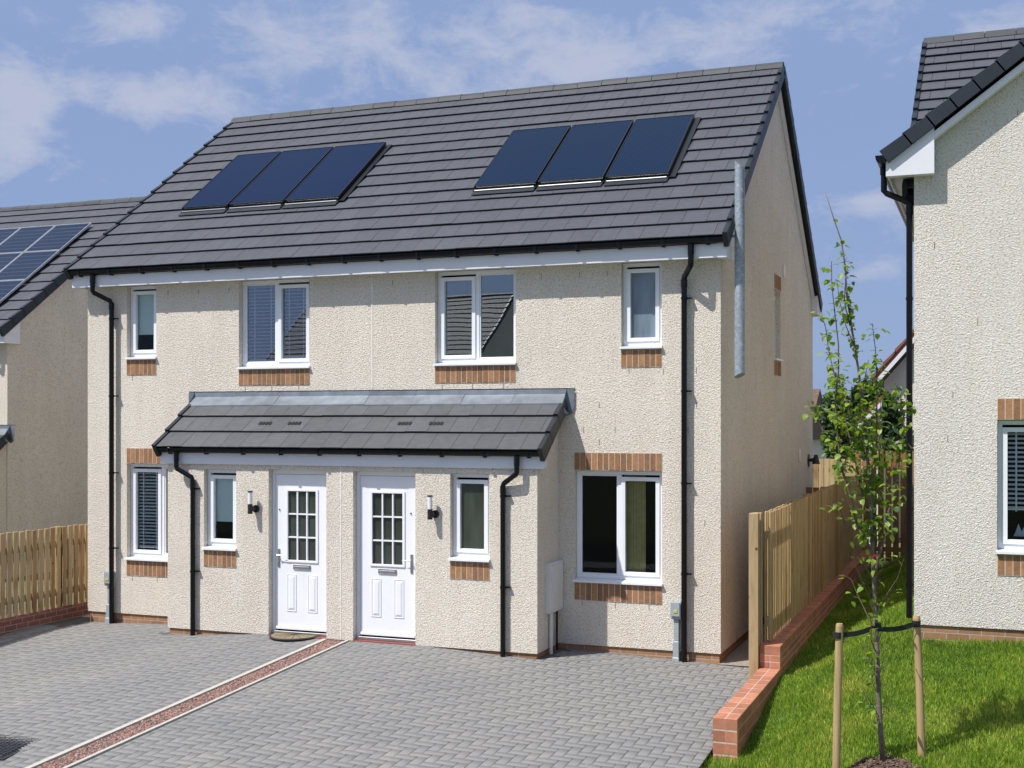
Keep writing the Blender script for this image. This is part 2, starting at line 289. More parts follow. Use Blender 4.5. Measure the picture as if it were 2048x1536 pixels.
def npmesh(name,V,Fc,k,mat,parent=None,smooth=False):
    me=bpy.data.meshes.new(name); V=np.asarray(V,np.float32); Fc=np.asarray(Fc,np.int32).ravel(); nf=len(Fc)//k
    me.vertices.add(len(V)); me.vertices.foreach_set('co',V.ravel()); me.loops.add(len(Fc)); me.loops.foreach_set('vertex_index',Fc)
    me.polygons.add(nf); me.polygons.foreach_set('loop_start',np.arange(nf,dtype=np.int32)*k); me.polygons.foreach_set('loop_total',np.full(nf,k,np.int32))
    me.update(calc_edges=True); me.validate(); me.materials.append(MATS[mat])
    if smooth: me.shade_smooth()
    o=bpy.data.objects.new(name,me); col.objects.link(o)
    if parent: o.parent=parent
    return o
def tag(o,label=None,cat=None,group=None,kind=None):
    for k,v in(('label',label),('category',cat),('group',group),('kind',kind)):
        if v: o[k]=v
    return o
def thing(name,label,cat,loc=(0,0,0),rz=0,group=None):
    o=bpy.data.objects.new(name,None); col.objects.link(o); o.location=loc; o.rotation_euler=(0,0,rz); o.empty_display_size=.3
    return tag(o,label,cat,group)
# ------------------------------------------------------------ parts of a house
def soldier(parent,T,u0,u1,z0,z1,name):
    m=MB(); m.T=T; n=round((u1-u0)/.075); w=(u1-u0)/n
    for i in range(n):
        j=random.uniform(-.0015,.0015); m.box(u0+i*w+.0055,u0+(i+1)*w-.0055,-.02,.009+j,z0+.004,z1-.004,.003)
    o=m.build(name,'soldier_brick',parent)
    g=MB(); g.T=T; g.box(u0,u1,-.03,.0065,z0,z1); g.build('mortar',"mortar",o); return o
def wall_cells(m,T,u0,u1,z0,z1,ops,rev=.13,zb=True):
    m.T=T; us=sorted({u0,u1,*[o[0] for o in ops],*[o[1] for o in ops]}); zs=sorted({z0,z1,*[o[2] for o in ops],*[o[3] for o in ops]})
    for a,b in zip(us,us[1:]):
        for c,d in zip(zs,zs[1:]):
            if any(o[0]<(a+b)/2<o[1] and o[2]<(c+d)/2<o[3] for o in ops): continue
            m.quad((a,0,c),(b,0,c),(b,0,d),(a,0,d))
    for (a,b,c,d) in ops:
        m.quad((a,0,c),(a,-rev,c),(a,-rev,d),(a,0,d)); m.quad((b,0,c),(b,0,d),(b,-rev,d),(b,-rev,c)); m.quad((a,0,d),(a,-rev,d),(b,-rev,d),(b,0,d)); m.quad((a,0,c),(b,0,c),(b,-rev,c),(a,-rev,c))
    if zb: m.quad((u0,0,z0),(u0,-.06,z0),(u1,-.06,z0),(u1,0,z0))
def ring(m,a,b,c,d,w,n0,n1,wb=None):
    wb=wb or w
    for bx in((a,a+w,c,d),(b-w,b,c,d),(a+w,b-w,d-w,d),(a+w,b-w,c,c+wb)): m.box(bx[0],bx[1],n0,n1,bx[2],bx[3],.004)
def window(parent,T,u0,u1,z0,z1,lights,gl='glass',blind=None,sill=True,label=None,blindz=None,name='window'):
    """lights: list of (width share, 'sash'|'fixed')"""
    R=-.085; m=MB(); m.T=T
    ring(m,u0+.004,u1-.004,z0+.03,z1-.004,.045,R-.06,R)
    m.box(u0+.004,u1-.004,R-.02,R+.018,z1-.03,z1-.006)          # head drip
    x=u0+.047; tot=(u1-u0)-.094; ws=[l[0] for l in lights]; panes=[]; sash=MB(); sash.T=T; ns=0
    for i,(w,k) in enumerate(lights):
        xe=x+tot*w
        if i<len(lights)-1: m.box(xe-.022,xe+.022,R-.055,R-.002,z0+.07,z1-.045,.003)
        a=x+(.022 if i else 0); b=xe-(.022 if i<len(lights)-1 else 0)
        if k=='sash': ring(sash,a+.002,b-.002,z0+.077,z1-.075,.048,R-.05,R+.014); ns+=1; panes.append((a+.05,b-.05,z0+.125,z1-.123))
        else:
            ring(sash,a,b,z0+.075,z1-.05,.018,R-.05,R-.012); ns+=1; panes.append((a+.018,b-.018,z0+.093,z1-.068))
        x=xe
    o=m.build(name,'white_upvc',parent,label=label)
    sash.build('sash','white_upvc',o)
    for (a,b,c,d) in panes:
        p=MB(); p.T=T; p.box(a-.01,b+.01,R-.036,R-.030,c-.01,d+.01); p.build('pane',gl,o)
        if blind=='venetian':
            s=MB(); s.T=T; z=d-.02
            while z>(blindz if blindz else c)+.01:
                s.add([(a,R-.052,z-.010),(b,R-.052,z-.010),(b,R-.078,z+.010),(a,R-.078,z+.010)],[(0,1,2,3)]); z-=.047
            for xx in (a+(b-a)*.22,a+(b-a)*.8): s.box(xx-.008,xx+.008,R-.058,R-.056,(blindz or c)+.01,d)
            s.box(a,b,R-.1,R-.06,z+.02,z+.04); s.build('blind','blind_slat',o)
        if blind=='roller':
            s=MB(); s.T=T; s.box(a-.01,b+.01,R-.07,R-.066,c+(d-c)*.28,d+.01); s.build('blind','roller_blind',o)
    if sill:
        s=MB(); s.T=T; s.add([(u0-.012,.045,z0-.012),(u1+.012,.045,z0-.012),(u1+.012,.045,z0+.012),(u0-.012,.045,z0+.012),(u0-.004,R-.05,z0-.012),(u1+.004,R-.05,z0-.012),(u1+.004,R-.05,z0+.034),(u0-.004,R-.05,z0+.034)],
            [(0,1,2,3),(3,2,6,7),(0,4,5,1),(0,3,7,4),(1,5,6,2),(4,7,6,5)]); s.build('sill','white_upvc',o)
    return o
def door(parent,T,u0,u1,z1,gx,gz,hside,label):
    R=-.09; f=MB(); f.T=T
    for bx in((u0+.003,u0+.045,.0,z1-.003),(u1-.045,u1-.003,.0,z1-.003),(u0+.045,u1-.045,z1-.06,z1-.003)): f.box(bx[0],bx[1],R-.07,R,bx[2],bx[3],.004)
    m=MB(); m.T=T; a,b=u0+.05,u1-.05; zb,zt=.07,z1-.065; n0,n1=R-.055,R-.008; g0,g1=gx; h0,h1=gz
    m.box(a,g0,n0,n1,zb,zt,.002); m.box(g1,b,n0,n1,zb,zt,.002); m.box(g0,g1,n0,n1,h1,zt,.002); m.box(g0,g1,n0,n1,zb,h0,.002)
    ring(m,g0-.025,g1+.025,h0-.025,h1+.025,.03,n1,n1+.014)
    for i in(1,2):
        x=g0+(g1-g0)*i/3; m.box(x-.009,x+.009,n1-.03,n1+.004,h0,h1); z=h0+(h1-h0)*i/3; m.box(g0,g1,n1-.03,n1+.003,z-.009,z+.009)
    mid=(g0+g1)/2
    for (pa,pb) in((g0-.01,g0+.125),(g1-.125,g1+.01)):
        c,d=.30,.78
        ring(m,pa,pb,c,d,.012,n1,n1+.007)
        v=[(pa+.012,n1,c+.012),(pb-.012,n1,c+.012),(pb-.012,n1,d-.012),(pa+.012,n1,d-.012),(pa+.04,n1+.012,c+.045),(pb-.04,n1+.012,c+.045),(pb-.04,n1+.012,d-.045),(pa+.04,n1+.012,d-.045)]
        m.add(v,[(0,1,5,4),(1,2,6,5),(2,3,7,6),(3,0,4,7),(4,5,6,7)])
    m.box(a,b,n1,n1+.02,zb,zb+.035,.004)
    o=m.build('front_door','white_door',parent,label=label)
    f.build('door_frame','white_upvc',o)
    p=MB(); p.T=T; p.box(g0,g1,n1-.03,n1-.022,h0,h1); p.build('glazing','frosted_dark',o)
    l=MB(); l.T=T; zz=.87; l.box(mid-.125,mid+.125,n1,n1+.012,zz-.032,zz+.034,.004); l.box(mid-.11,mid+.11,n1+.012,n1+.018,zz-.022,zz+.012,.003); l.build('letterbox','steel',o)
    h=MB(); h.T=T; hx=(a+.045) if hside<0 else (b-.045); sgn=-hside
    h.box(hx-.016,hx+.016,n1,n1+.01,.86,1.10,.004); h.tube([(hx,n1+.005,1.02),(hx,n1+.05,1.02),(hx+sgn*.13,n1+.05,1.02)],.009); h.box(hx-.01,hx+.01,n1+.01,n1+.014,.90,.94); h.build('handle','steel',o)
    s=MB(); s.T=T; s.tube([(hx+sgn*.01,n1,1.60),(hx+sgn*.01,n1+.012,1.60)],.009); s.build('spyhole','black_metal',o)
    t=MB(); t.T=T; t.box(u0,u1,R-.07,R+.03,.012,.05,.004); t.build('threshold','steel',o)
    t=MB(); t.T=T; t.box(u0,u1,R-.07,.012,-.06,.010); t.build('step','threshold_red',o)
    return o
def tiles(parent,name,x0,x1,ye,ze,yr,zr,n,tw=.295,mat='tile',skip=None):
    """one tiled slope, eave line (ye,ze) up to (yr,zr), x0..x1; every tile its own shell in one mesh"""
    L=math.hypot(yr-ye,zr-ze); sy,sz=(yr-ye)/L,(zr-ze)/L; sg=1 if yr>ye else -1; ny,nz=-sz*sg,abs(sy); g=L/n
    def P(x,s,h): return (x,ye+sy*s+ny*h,ze+sz*s+nz*h)
    m=MB()
    for i in range(n):
        off=0 if i%2 else tw/2; x=x0-off
        wob=random.uniform(-.002,.002)
        while x<x1-.001:
            a=max(x,x0); b=min(x+tw,x1)
            if b-a>.02 and not(skip and skip((a+b)/2,(i+.5)/n)):
                g1=.0022; e=random.uniform(-.0025,.0025); s0=i*g+e*1.2; s1=(i+1)*g+.02; h=.0+wob
                a+=g1;b-=g1
                m.add([P(a,s0,.029+h),P(b,s0,.029+h),P(b,s0,.041+h+e*.6),P(a,s0,.041+h+e*.6),P(a,s1,.012),P(b,s1,.012),P(b,s0+.06,.024+h),P(a,s0+.06,.024+h)],
                      [(0,1,2,3),(3,2,5,4),(0,3,4),(1,5,2),(0,7,6,1)])
            x+=tw
    return m.build(name,mat,parent),P,g
def verge(parent,P,x,g,n,side,mat='verge_cap'):
    m=MB()
    for i in range(n):
        s0=i*g-.012; s1=(i+1)*g+.004; a,b=(x-.045,x+.012) if side>0 else (x-.012,x+.045)
        o=.010 if i%2 else .0
        m.add([P(a,s0,-.125),P(b,s0,-.125),P(b,s1,-.125),P(a,s1,-.125),P(a,s0,.064),P(b,s0,.064),P(b,s1,.030),P(a,s1,.030)],[(3,2,1,0),(4,5,6,7),(0,1,5,4),(1,2,6,5),(2,3,7,6),(3,0,4,7)])
    return m.build('verge_caps',mat,parent)
def gutter(parent,x0,x1,yc,zt,r=.044,face=-1,gap=.53,name='gutter'):
    m=MB(); n=10; prof=[]
    for k in range(n+1):
        t=math.pi*k/n; prof.append((yc+r*math.cos(t)*face*-1, zt-.012-r*1.15*math.sin(t)))
    prof=[(prof[0][0],zt)]+prof+[(prof[-1][0],zt)]
    inn=[(yc+(y-yc)*.9,zt-(zt-z)*.93) for y,z in prof][::-1]; poly=prof+inn
    k=len(poly)
    m.add([(x0,y,z) for y,z in poly]+[(x1,y,z) for y,z in poly],[(i,(i+1)%k,k+(i+1)%k,k+i) for i in range(k)])
    for xe in(x0,x1): m.add([(xe,y,z) for y,z in prof]+[(xe+(.006 if xe==x1 else -.006),y,z) for y,z in prof],[tuple(range(len(prof))),tuple(range(2*len(prof)-1,len(prof)-1,-1))]+[(i,i+1,len(prof)+i+1,len(prof)+i) for i in range(len(prof)-1)])
    x=x0+.2
    while x<x1:
        m.box(x-.018,x+.018,min(yc+face*-.0,yc-face*(r+.05)),max(yc,yc-face*(r+.05)),zt-r*1.15-.030,zt-r*.9)
        m.box(x-.02,x+.02,yc+face*(r+.004)-.004,yc+face*(r+.004)+.004,zt-.05,zt+.004); x+=gap
    return m.build(name,'black_plastic',parent)
def downpipe(parent,xo,yo,zo,x,y,zt,zb,r=.034,brk=(),name='downpipe'):
    m=MB(); m.tube([(xo,yo,zo),(xo,yo,zo-.12)],r*1.12,12); m.tube([(xo,yo,zo-.1),(xo,yo,zt+.16),(xo+(x-xo)*.06,yo+(y-yo)*.06,zt+.13),(x-(x-xo)*.06,y-(y-yo)*.06,zt+.02),(x,y,zt-.02),(x,y,zb)],r,14)
    m.tube([(x,y,zt-.01),(x,y,zt-.1)],r*1.14,14)
    for z in brk: m.tube([(x,y,z-.015),(x,y,z+.015)],r*1.16,12); m.box(x-.01,x+.085,y+.0,y+.05,z-.009,z+.009)
    return m.build(name,'black_plastic',parent,smooth=False)
def ridge(parent,x0,x1,y,z,name='ridge_tiles'):
    m=MB(); n=round((x1-x0)/.4); w=(x1-x0)/n
    for i in range(n):
        a=x0+i*w+.004; b=x0+(i+1)*w-.004; h=.085; t=random.uniform(0,.006)
        pr=[(y-.12,z-.045),(y-.105,z+.01),(y-.03,z+h*.75),(y,z+h*.82),(y+.03,z+h*.75),(y+.105,z+.01),(y+.12,z-.045)]
        m.prism([(q[0],q[1]+t) for q in pr],'x',a,b)
    for i in range(n+1):
        xx=x0+i*w; m.prism([(y-.108,z-.01),(y-.02,z+.05),(y+.02,z+.05),(y+.108,z-.01)],'x',max(x0,xx-.012),min(x1,xx+.012))
    return m.build(name,'ridge_tile',parent)
PW,PD=4.59,8.02; RY,RZ,KS=3.92,7.93,.728; EY,EZ=-.30,7.93-.728*4.22
def semi(name,label,loc,rz=0,porch=(-2.63,2.58),detail=True,group=None,wallmat='roughcast',roofskip=None,jitter=0):
    R=thing(name,label,'house',loc,rz,group)
    F=lambda u,n,z:(u,-n,z); Bk=lambda u,n,z:(u,PD+n,z); E=lambda u,n,z:(PW+n,u,z); Wt=lambda u,n,z:(-PW-n,u,z)
    up=[(-3.905,-3.40,3.62,4.655),(-2.04,-.935,3.455,4.655),(.903,2.01,3.455,4.655),(3.375,3.88,3.62,4.655)]
    lo=[(-3.905,-2.80,.78,2.133),(2.783,3.883,.78,2.133)]
    gw=(3.83,4.42,3.64,4.68)
    m=MB(); wall_cells(m,F,-PW,PW,0,4.80,up+lo); wall_cells(m,Bk,-PW,PW,0,4.80,[])
    for T,ops in((E,[gw] if detail else []),(Wt,[])):
        wall_cells(m,T,0,PD,0,4.80,ops); m.T=T
        zt=lambda y:RZ-KS*abs(y-RY)-.05
        m.quad((0,0,4.80),(RY,0,4.80),(RY,0,zt(RY)),(0,0,zt(0))); m.quad((RY,0,4.80),(PD,0,4.80),(PD,0,zt(PD)),(RY,0,zt(RY)))
    m.T=None; m.build('wall',wallmat,R)
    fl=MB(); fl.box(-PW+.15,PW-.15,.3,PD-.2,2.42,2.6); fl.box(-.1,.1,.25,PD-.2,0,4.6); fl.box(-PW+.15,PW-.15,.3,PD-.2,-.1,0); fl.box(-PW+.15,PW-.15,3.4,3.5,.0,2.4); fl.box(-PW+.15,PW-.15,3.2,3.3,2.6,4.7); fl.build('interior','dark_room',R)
    # base course
    b=MB(); d=.02
    b.box(-PW+d,PW-d,d,.2,-.6,-.001); b.box(-PW+d,-PW+.2,.2,PD-.2,-.6,-.001); b.box(PW-.2,PW-d,.2,PD-.2,-.6,-.001); b.box(-PW+d,PW-d,PD-.2,PD-d,-.6,-.001); b.build('brick_base','base_brick',R)
    # roof
    VX=PW+.13; nC=15
    rf=MB(); hb=.02
    rf.prism([(-.17,EZ-hb-.03+KS*(-.17-EY)),(RY,RZ-hb-.0),(2*RY-EY+.1,RZ-KS*(RY-EY+.1)-hb),(2*RY-EY+.1,RZ-KS*(RY-EY+.1)-.16),(RY,RZ-.18),(-.17,EZ-.10+KS*(-.17-EY))],'x',-VX+.03,VX-.03); ro=rf.build('roof','underlay',R)
    t,P,g=tiles(ro,'roof_tiles',-VX,VX,EY,EZ,RY-.02,RZ-.015,nC,skip=roofskip)
    t2,P2,g2=tiles(ro,'roof_tiles',-VX,VX,2*RY-EY+.1,RZ-KS*(RY-EY+.1),RY+.02,RZ-.015,nC)
    for PP,gg in((P,g),(P2,g2)):
        verge(ro,PP,VX,gg,nC,1); verge(ro,PP,-VX,gg,nC,-1)
    ridge(ro,-VX,VX,RY,RZ-.0)
    # fascia, soffit, boxed ends, bargeboards
    f=MB(); f.box(-VX+.02,VX-.02,-.20,-.18,4.635,4.80,.003); f.box(-VX+.02,VX-.02,-.179,-.002,4.655,4.67); f.box(-VX+.02,VX-.02,PD+.2,PD+.22,4.60,4.80,.003); f.box(-VX+.02,VX-.02,PD+.002,PD+.2,4.63,4.645)
    for s in(-1,1):
        xa,xb=sorted((s*(PW+.004),s*(VX-.018)))
        zt=lambda y:RZ-KS*abs(y-RY)-.105
        f.prism([(-.198,4.637),(.20,4.637),(.20,zt(.20)),(-.198,zt(-.198))],'x',xa,xb)
        f.prism([(PD+.218,4.61),(PD-.2,4.61),(PD-.2,zt(PD-.2)),(PD+.218,zt(PD+.218))],'x',xa,xb)
        xa,xb=sorted((s*(PW+.004),s*(PW+.06)))
        for y0,y1 in((.202,RY),(PD-.202,RY)): f.prism([(y0,zt(y0)-.11),(y1,zt(y1)-.11),(y1,zt(y1)-.002),(y0,zt(y0)-.002)],'x',xa,xb)
    f.build('fascia','fascia_white',R)
    gutter(R,-VX-.0,VX+.0,-.247,4.862)
    for s in(-1,1):
        xo=4.29 if s>0 else -4.30; xd=4.17 if s>0 else -4.11
        downpipe(R,xo,-.247,4.80,xd,-.075,4.42,-.17 if s<0 else -.12,brk=(4.19,3.09,2.0,.93))
    # windows
    W=[(up[0],[(1,'sash')],'glass_dull' if detail else 'glass','roller'),(up[1],[(.5,'fixed'),(.5,'sash')],'glass_blind','venetian'),(up[2],[(.5,'sash'),(.5,'fixed')],'glass',None),(up[3],[(1,'sash')],'frosted_blue',None),(lo[0],[(.5,'sash'),(.5,'fixed')],'glass_dull','venetian'),(lo[1],[(.5,'fixed'),(.5,'sash')],'glass_dull',None)]
    for (a,b_,c,d_),li,gl,bl in W:
        window(R,F,a,b_,c,d_,li,gl,bl if detail else None)
        soldier(R,F,a-.0,b_+.0,c-.235,c-.02,'brick_panel')
    for (a,b_,c,d_) in lo: soldier(R,F,a-.0,b_+.0,d_+.005,d_+.22,'brick_lintel')
    if detail:
        window(R,E,*gw,[(1,'sash')],'glass'); soldier(R,E,gw[0],gw[1],gw[2]-.235,gw[2]-.02,'brick_panel'); soldier(R,E,gw[0],gw[1],gw[3]+.005,gw[3]+.22,'brick_lintel')
        # curtain strips in the ground floor window
        c=MB(); a=3.36
        while a<3.62: c.box(a,a+.016,.19,.2,.86,2.08); c.box(a+.016,a+.03,.2,.21,.86,2.08); a+=.034
        c.build('curtain','curtain',R)
    jb=MB(); jb.box(-.008,.008,-.004,.004,3.17,4.63); jb.build('movement_bead','bead',R)
    def weep(x,z):
        q=MB(); q.box(x-.003,x+.003,-.004,.004,z,z+.065); q.build('weep_vent','mortar_dark',R)
    for (a,b_,c,d_) in up+lo:
        x=a+.1
        while x<b_ and detail: weep(x,c-.31); x+=.42
    for z,xs in((4.50,(-3.2,-2.7,-2.2,.3,2.35,2.85,3.2)),(3.3,(4.3,3.9)),(2.6,(2.9,3.3,4.2)),(2.45,(3.1,)),(2.9,(3.1,4.3)),(1.5,(4.4,-3.2))):
        for x in (xs if detail else ()): weep(x,z)
    # porch
    pa,pb=porch; yp=-.78; FP=lambda u,n,z:(u,yp-n,z)
    sh=(pa+pb)/2+.025
    pops=[(-2.06+sh,-1.565+sh,1.07,2.105),(-1.08+sh,-.238+sh,.0,2.118),(.14+sh,.998+sh,.0,2.118),(1.462+sh,1.972+sh,1.07,2.105)]
    m=MB(); wall_cells(m,FP,pa,pb,0,2.30,pops,rev=.16)
    for s,x in((-1,pa),(1,pb)):
        T=(lambda u,n,z:(pb+n,u,z)) if s>0 else (lambda u,n,z:(pa-n,u,z)); m.T=T
        m.quad((yp,0,0),(0,0,0),(0,0,2.93),(yp,0,2.36)); m.quad((yp,0,0),(yp,-.06,0),(0,-.06,0),(0,0,0))
    m.T=None; po=m.build('porch',wallmat,R)
    for bx in((pa+d,pops[1][0],yp+d,yp+.2),(pops[1][1],pops[2][0],yp+d,yp+.2),(pops[2][1],pb-.2,yp+d,yp+.2),(pa+d,pa+.2,yp+.2,0),(pb-.2,pb-d,yp+d,0)):
        b=MB(); b.box(*bx,-.5,-.001); b.build('brick_base','base_brick',po)
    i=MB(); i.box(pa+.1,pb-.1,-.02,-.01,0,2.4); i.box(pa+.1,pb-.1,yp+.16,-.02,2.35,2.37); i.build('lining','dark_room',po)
    pe,pez=-.92,2.375; kt=.72; vx0,vx1=pa-.11,pb+.11; ptop=-.02
    rf=MB(); rf.prism([(yp-.0,pez-.02+kt*(yp-pe)),(0,pez+kt*.92-.02),(0,pez+kt*.92-.13),(yp-.0,pez-.09+kt*(yp-pe))],'x',vx0+.03,vx1-.03); rp=rf.build('porch_roof','underlay',po)
    L=.345; nn=3; yl=L*math.cos(math.atan(kt)); top=pe+yl*3.25
    t,P,g=tiles(rp,'porch_roof_tiles',vx0,vx1,pe,pez,pe+3*yl,pez+kt*3*yl,3,tw=.295,mat='tile_pale')
    verge(rp,P,vx1,g,3,1); verge(rp,P,vx0,g,3,-1)
    for xv in(-1.30,-.86,.72,1.15):
        v=MB(); xv+=sh-.0
        for q in range(4):
            a=xv-.09+q*.05; v.add([P(a,g*1.42,.0405),P(a+.034,g*1.42,.0405),P(a+.034,g*1.62,.037),P(a,g*1.62,.037)],[(0,1,2,3)])
        v.build('vent_slots','black_metal',rp)
    # lead flashing
    l=MB(); n=8; w=(vx1-vx0)/n; y0=pe+yl*2.62; z0=pez+kt*yl*2.62
    for q in range(n):
        a=vx0+q*w; bb=a+w+ .0; o=.004*(q%2)
        l.add([(a,y0,z0+.045+o),(bb-.004,y0+.006,z0+.048+o),(bb-.004,-.03,z0+kt*(-.03-y0)+.05+o),(a,-.03,z0+kt*(-.03-y0)+.05+o),(bb-.004,-.022,3.13),(a,-.022,3.13),(a,y0,z0+.03),(bb-.004,y0+.006,z0+.03)],[(0,1,2,3),(3,2,4,5),(6,7,1,0)])
    lb=.09; zz=z0+kt*(-y0)
    for s,x in((-1,vx0),(1,vx1)):
        xe=x+s*.10
        l.add([(x,-.024,3.13),(xe,-.024,3.135),(xe,-.024,2.93),(x+s*.07,-.024,2.83),(x,-.024,2.80)],[(0,1,2,3,4)])
        l.add([(x,-.024,3.13),(x,-.20,2.93),(x,-.16,2.83),(x+s*.05,-.08,2.82),(x,-.024,2.80)],[(0,1,2,3,4)])
    l.build('lead_flashing','lead',rp)
    cp=MB(); cp.box(vx0-.1,vx1+.1,-.014,-.0,3.13,3.142); cp.build('flashing_groove','black_metal',rp)
    f=MB(); f.box(vx0+.02,vx1-.02,yp-.035,yp-.012,2.175,2.33,.003)
    for s,x in((-1,pa),(1,pb)):
        xa,xb=sorted((x+s*.004,x+s*.05)); f.prism([(yp-.034,2.177),(yp+.19,2.177),(yp+.19,2.40),(yp-.034,2.30)],'x',xa,xb)
    f.build('porch_fascia','fascia_white',po)
    gutter(po,vx0+.0,vx1+.0,yp-.088,2.382,r=.044,gap=.56,name='porch_gutter')
    downpipe(po,2.36+sh,yp-.10,2.33,2.165+sh,yp-.05,1.98,-.10,r=.031,brk=(1.85,.77),name='porch_downpipe')
    downpipe(po,-2.42+sh,yp-.10,2.33,-2.20+sh,yp-.05,1.98,-.11,r=.031,brk=(1.85,.77),name='porch_downpipe')
    dz=(.955,1.845)
    window(R,FP,*pops[0],[(1,'sash')],'glass_dull','roller' if detail else None,name='window'); soldier(R,FP,pops[0][0],pops[0][1],1.07-.235,1.07-.02,'brick_panel')
    window(R,FP,*pops[3],[(1,'sash')],'frosted_dark',None); soldier(R,FP,pops[3][0],pops[3][1],1.07-.235,1.07-.02,'brick_panel')
    door(R,FP,*pops[1][:2],2.118,(pops[1][0]+.225,pops[1][0]+.645),dz,-1,'white front door with its handle on the left' if detail else None)
    door(R,FP,*pops[2][:2],2.118,(pops[2][0]+.215,pops[2][0]+.645),dz,1,'white front door with its handle on the right' if detail else None)
    jb=MB(); jb.box(-.03+sh-.007,-.03+sh+.007,yp-.004,yp+.004,.0,2.17); jb.build('movement_bead','bead',po)
    return R
# ------------------------------------------------------------ terrain
def lerp(x,xs,ys): return float(np.interp(x,xs,ys))
def zdrive(X,Y):
    b=lerp(X,[-14,-12.6,-12.1,-10.2,-8.8,-6.4,-5,-3,-2.3],[-.16,-.155,-.155,-.09,0,0,-.06,-.12,-.14])
    y=min(Y,13.8)
    if Y>13.8: b=b*1.0
    return b-.053*(13.8-y)
def zlawn(X,Y):
    w=lerp(Y,[-5,5,9,11.2,13.6,17,40],[-1.0,-.72,-.50,-.32,-.05,.0,.1]); t=min(1,max(0,(X+2.12)/1.35)); t=t*t*(3-2*t)
    return w+.5*t+.04*min(1,max(0,X+.8))
def grid(name,x0,x1,nx,y0,y1,ny,fn,mat):
    xs=np.linspace(x0,x1,nx); ys=np.linspace(y0,y1,ny); V=[(x,y,fn(x,y)) for y in ys for x in xs]
    F_=[(j*nx+i,j*nx+i+1,(j+1)*nx+i+1,(j+1)*nx+i) for j in range(ny-1) for i in range(nx-1)]
    o=npmesh(name,V,F_,4,mat); o.data.shade_smooth(); return o
tag(grid('ground',-400,400,2,-400,400,2,lambda x,y:-1.25,'earth'),kind='structure')
tag(grid('back_garden_ground',-60,60,3,14.6,120,4,lambda x,y:-.185 if y<20 else -.1,'earth'),kind='structure')
tag(grid('paving_bed',-14.5,-2.40,40,2.0,14.9,60,lambda x,y:zdrive(x,y)-.0055,'joint_sand'),kind='structure')
tag(grid('side_path',-12.66,-12.1,3,14.12,24,6,lambda x,y:-.162,'concrete'),kind='structure')
tag(grid('side_path',-3.0,-2.45,3,14.5,24,6,lambda x,y:-.115,'path_gravel'),kind='structure')
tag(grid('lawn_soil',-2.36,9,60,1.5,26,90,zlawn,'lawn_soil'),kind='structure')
tag(grid('road',-60,60,2,-8.5,-2.2,2,lambda x,y:-1.1,'asphalt'),kind='structure')
tag(grid('pavement',-60,60,2,-2.1,.3,2,lambda x,y:-.99,'concrete'),kind='structure')
kb=MB(); kb.box(-60,60,-2.2,-2.1,-1.2,-.985); tag(kb.build('kerb','kerb_stone'),kind='structure')
def paving():
    c=.0026; g=.0028; V=[];F_=[]
    x0,x1,y0,y1=-14.0,-2.40,5.0,14.56; u=.1
    nx=int((x1-x0)/u)+3; ny=int((y1-y0)/u)+3
    def inside(X0,X1,Y0,Y1):
        cx,cy=(X0+X1)/2,(Y0+Y1)/2
        if X0<x0 or X1>x1+.0 or Y1>y1 or Y0<y0: return False
        if Y0<13.80 and X1>-7.855 and X0<-7.46: return False
        if Y1>13.765 and X1>-10.215 and X0<-4.975: return False
        if cx<-12.66 : return False
        if Y1>14.15 and cx<-12.15: return False
        return True
    def blk(X0,X1,Y0,Y1):
        # trim at the gravel strip
        if Y0<13.80:
            if X0<-7.855<X1: X1=-7.857
            if X0<-7.46<X1: X0=-7.458
        if Y0<13.762<Y1 and X1>-10.215 and X0<-4.975: Y1=13.762
        if Y1>14.55: Y1=14.55
        if X1>x1>X0: X1=x1
        if X0<-12.655<X1: X0=-12.655
        if X1-X0<.02 or Y1-Y0<.02 or not inside(X0,X1,Y0,Y1): return
        X0+=g/2+.001;X1-=g/2+.001;Y0+=.0003;Y1-=.0003; o=len(V); e=rng.normal(0,.0004); tx,ty=rng.normal(0,.001,2)
        zc=zdrive((X0+X1)/2,(Y0+Y1)/2)
        sx=(zdrive(X1,Y0)-zdrive(X0,Y0))/(X1-X0); sy=(zdrive(X0,Y1)-zdrive(X0,Y0))/(Y1-Y0)
        mx,my=(X0+X1)/2,(Y0+Y1)/2
        f=lambda X,Y:zc+(X-mx)*(sx+tx)+(Y-my)*(sy+ty)+e
        for X,Y in((X0,Y0),(X1,Y0),(X1,Y1),(X0,Y1)): V.append((X,Y,f(X,Y)-.012))
        for X,Y in((X0,Y0),(X1,Y0),(X1,Y1),(X0,Y1)): V.append((X,Y,f(X,Y)-c*(.6)))
        for X,Y in((X0+c,Y0+.0005),(X1-c,Y0+.0005),(X1-c,Y1-.0005),(X0+c,Y1-.0005)): V.append((X,Y,f(X,Y)))
        for k in(0,4):
            for j in range(4): F_.append((o+k+j,o+k+(j+1)%4,o+k+4+(j+1)%4,o+k+4+j))
        F_.append((o+8,o+9,o+10,o+11))
    # 90 degree herringbone: cell (i,j), phase (i+j)... horizontal block starts where (i-j)%4==0, vertical where (i-j)%4==2... 
    for i in range(-4,nx+4):
        for j in range(-4,ny+4):
            X=x0+i*u; Y=y0+j*u; p=(i-j)%4
            if p==0: blk(X,X+2*u,Y,Y+u)
            elif p==3: blk(X,X+u,Y,Y+2*u)
    o=npmesh('block_paving',V,F_,4,'paver'); tag(o,kind='structure')
paving()
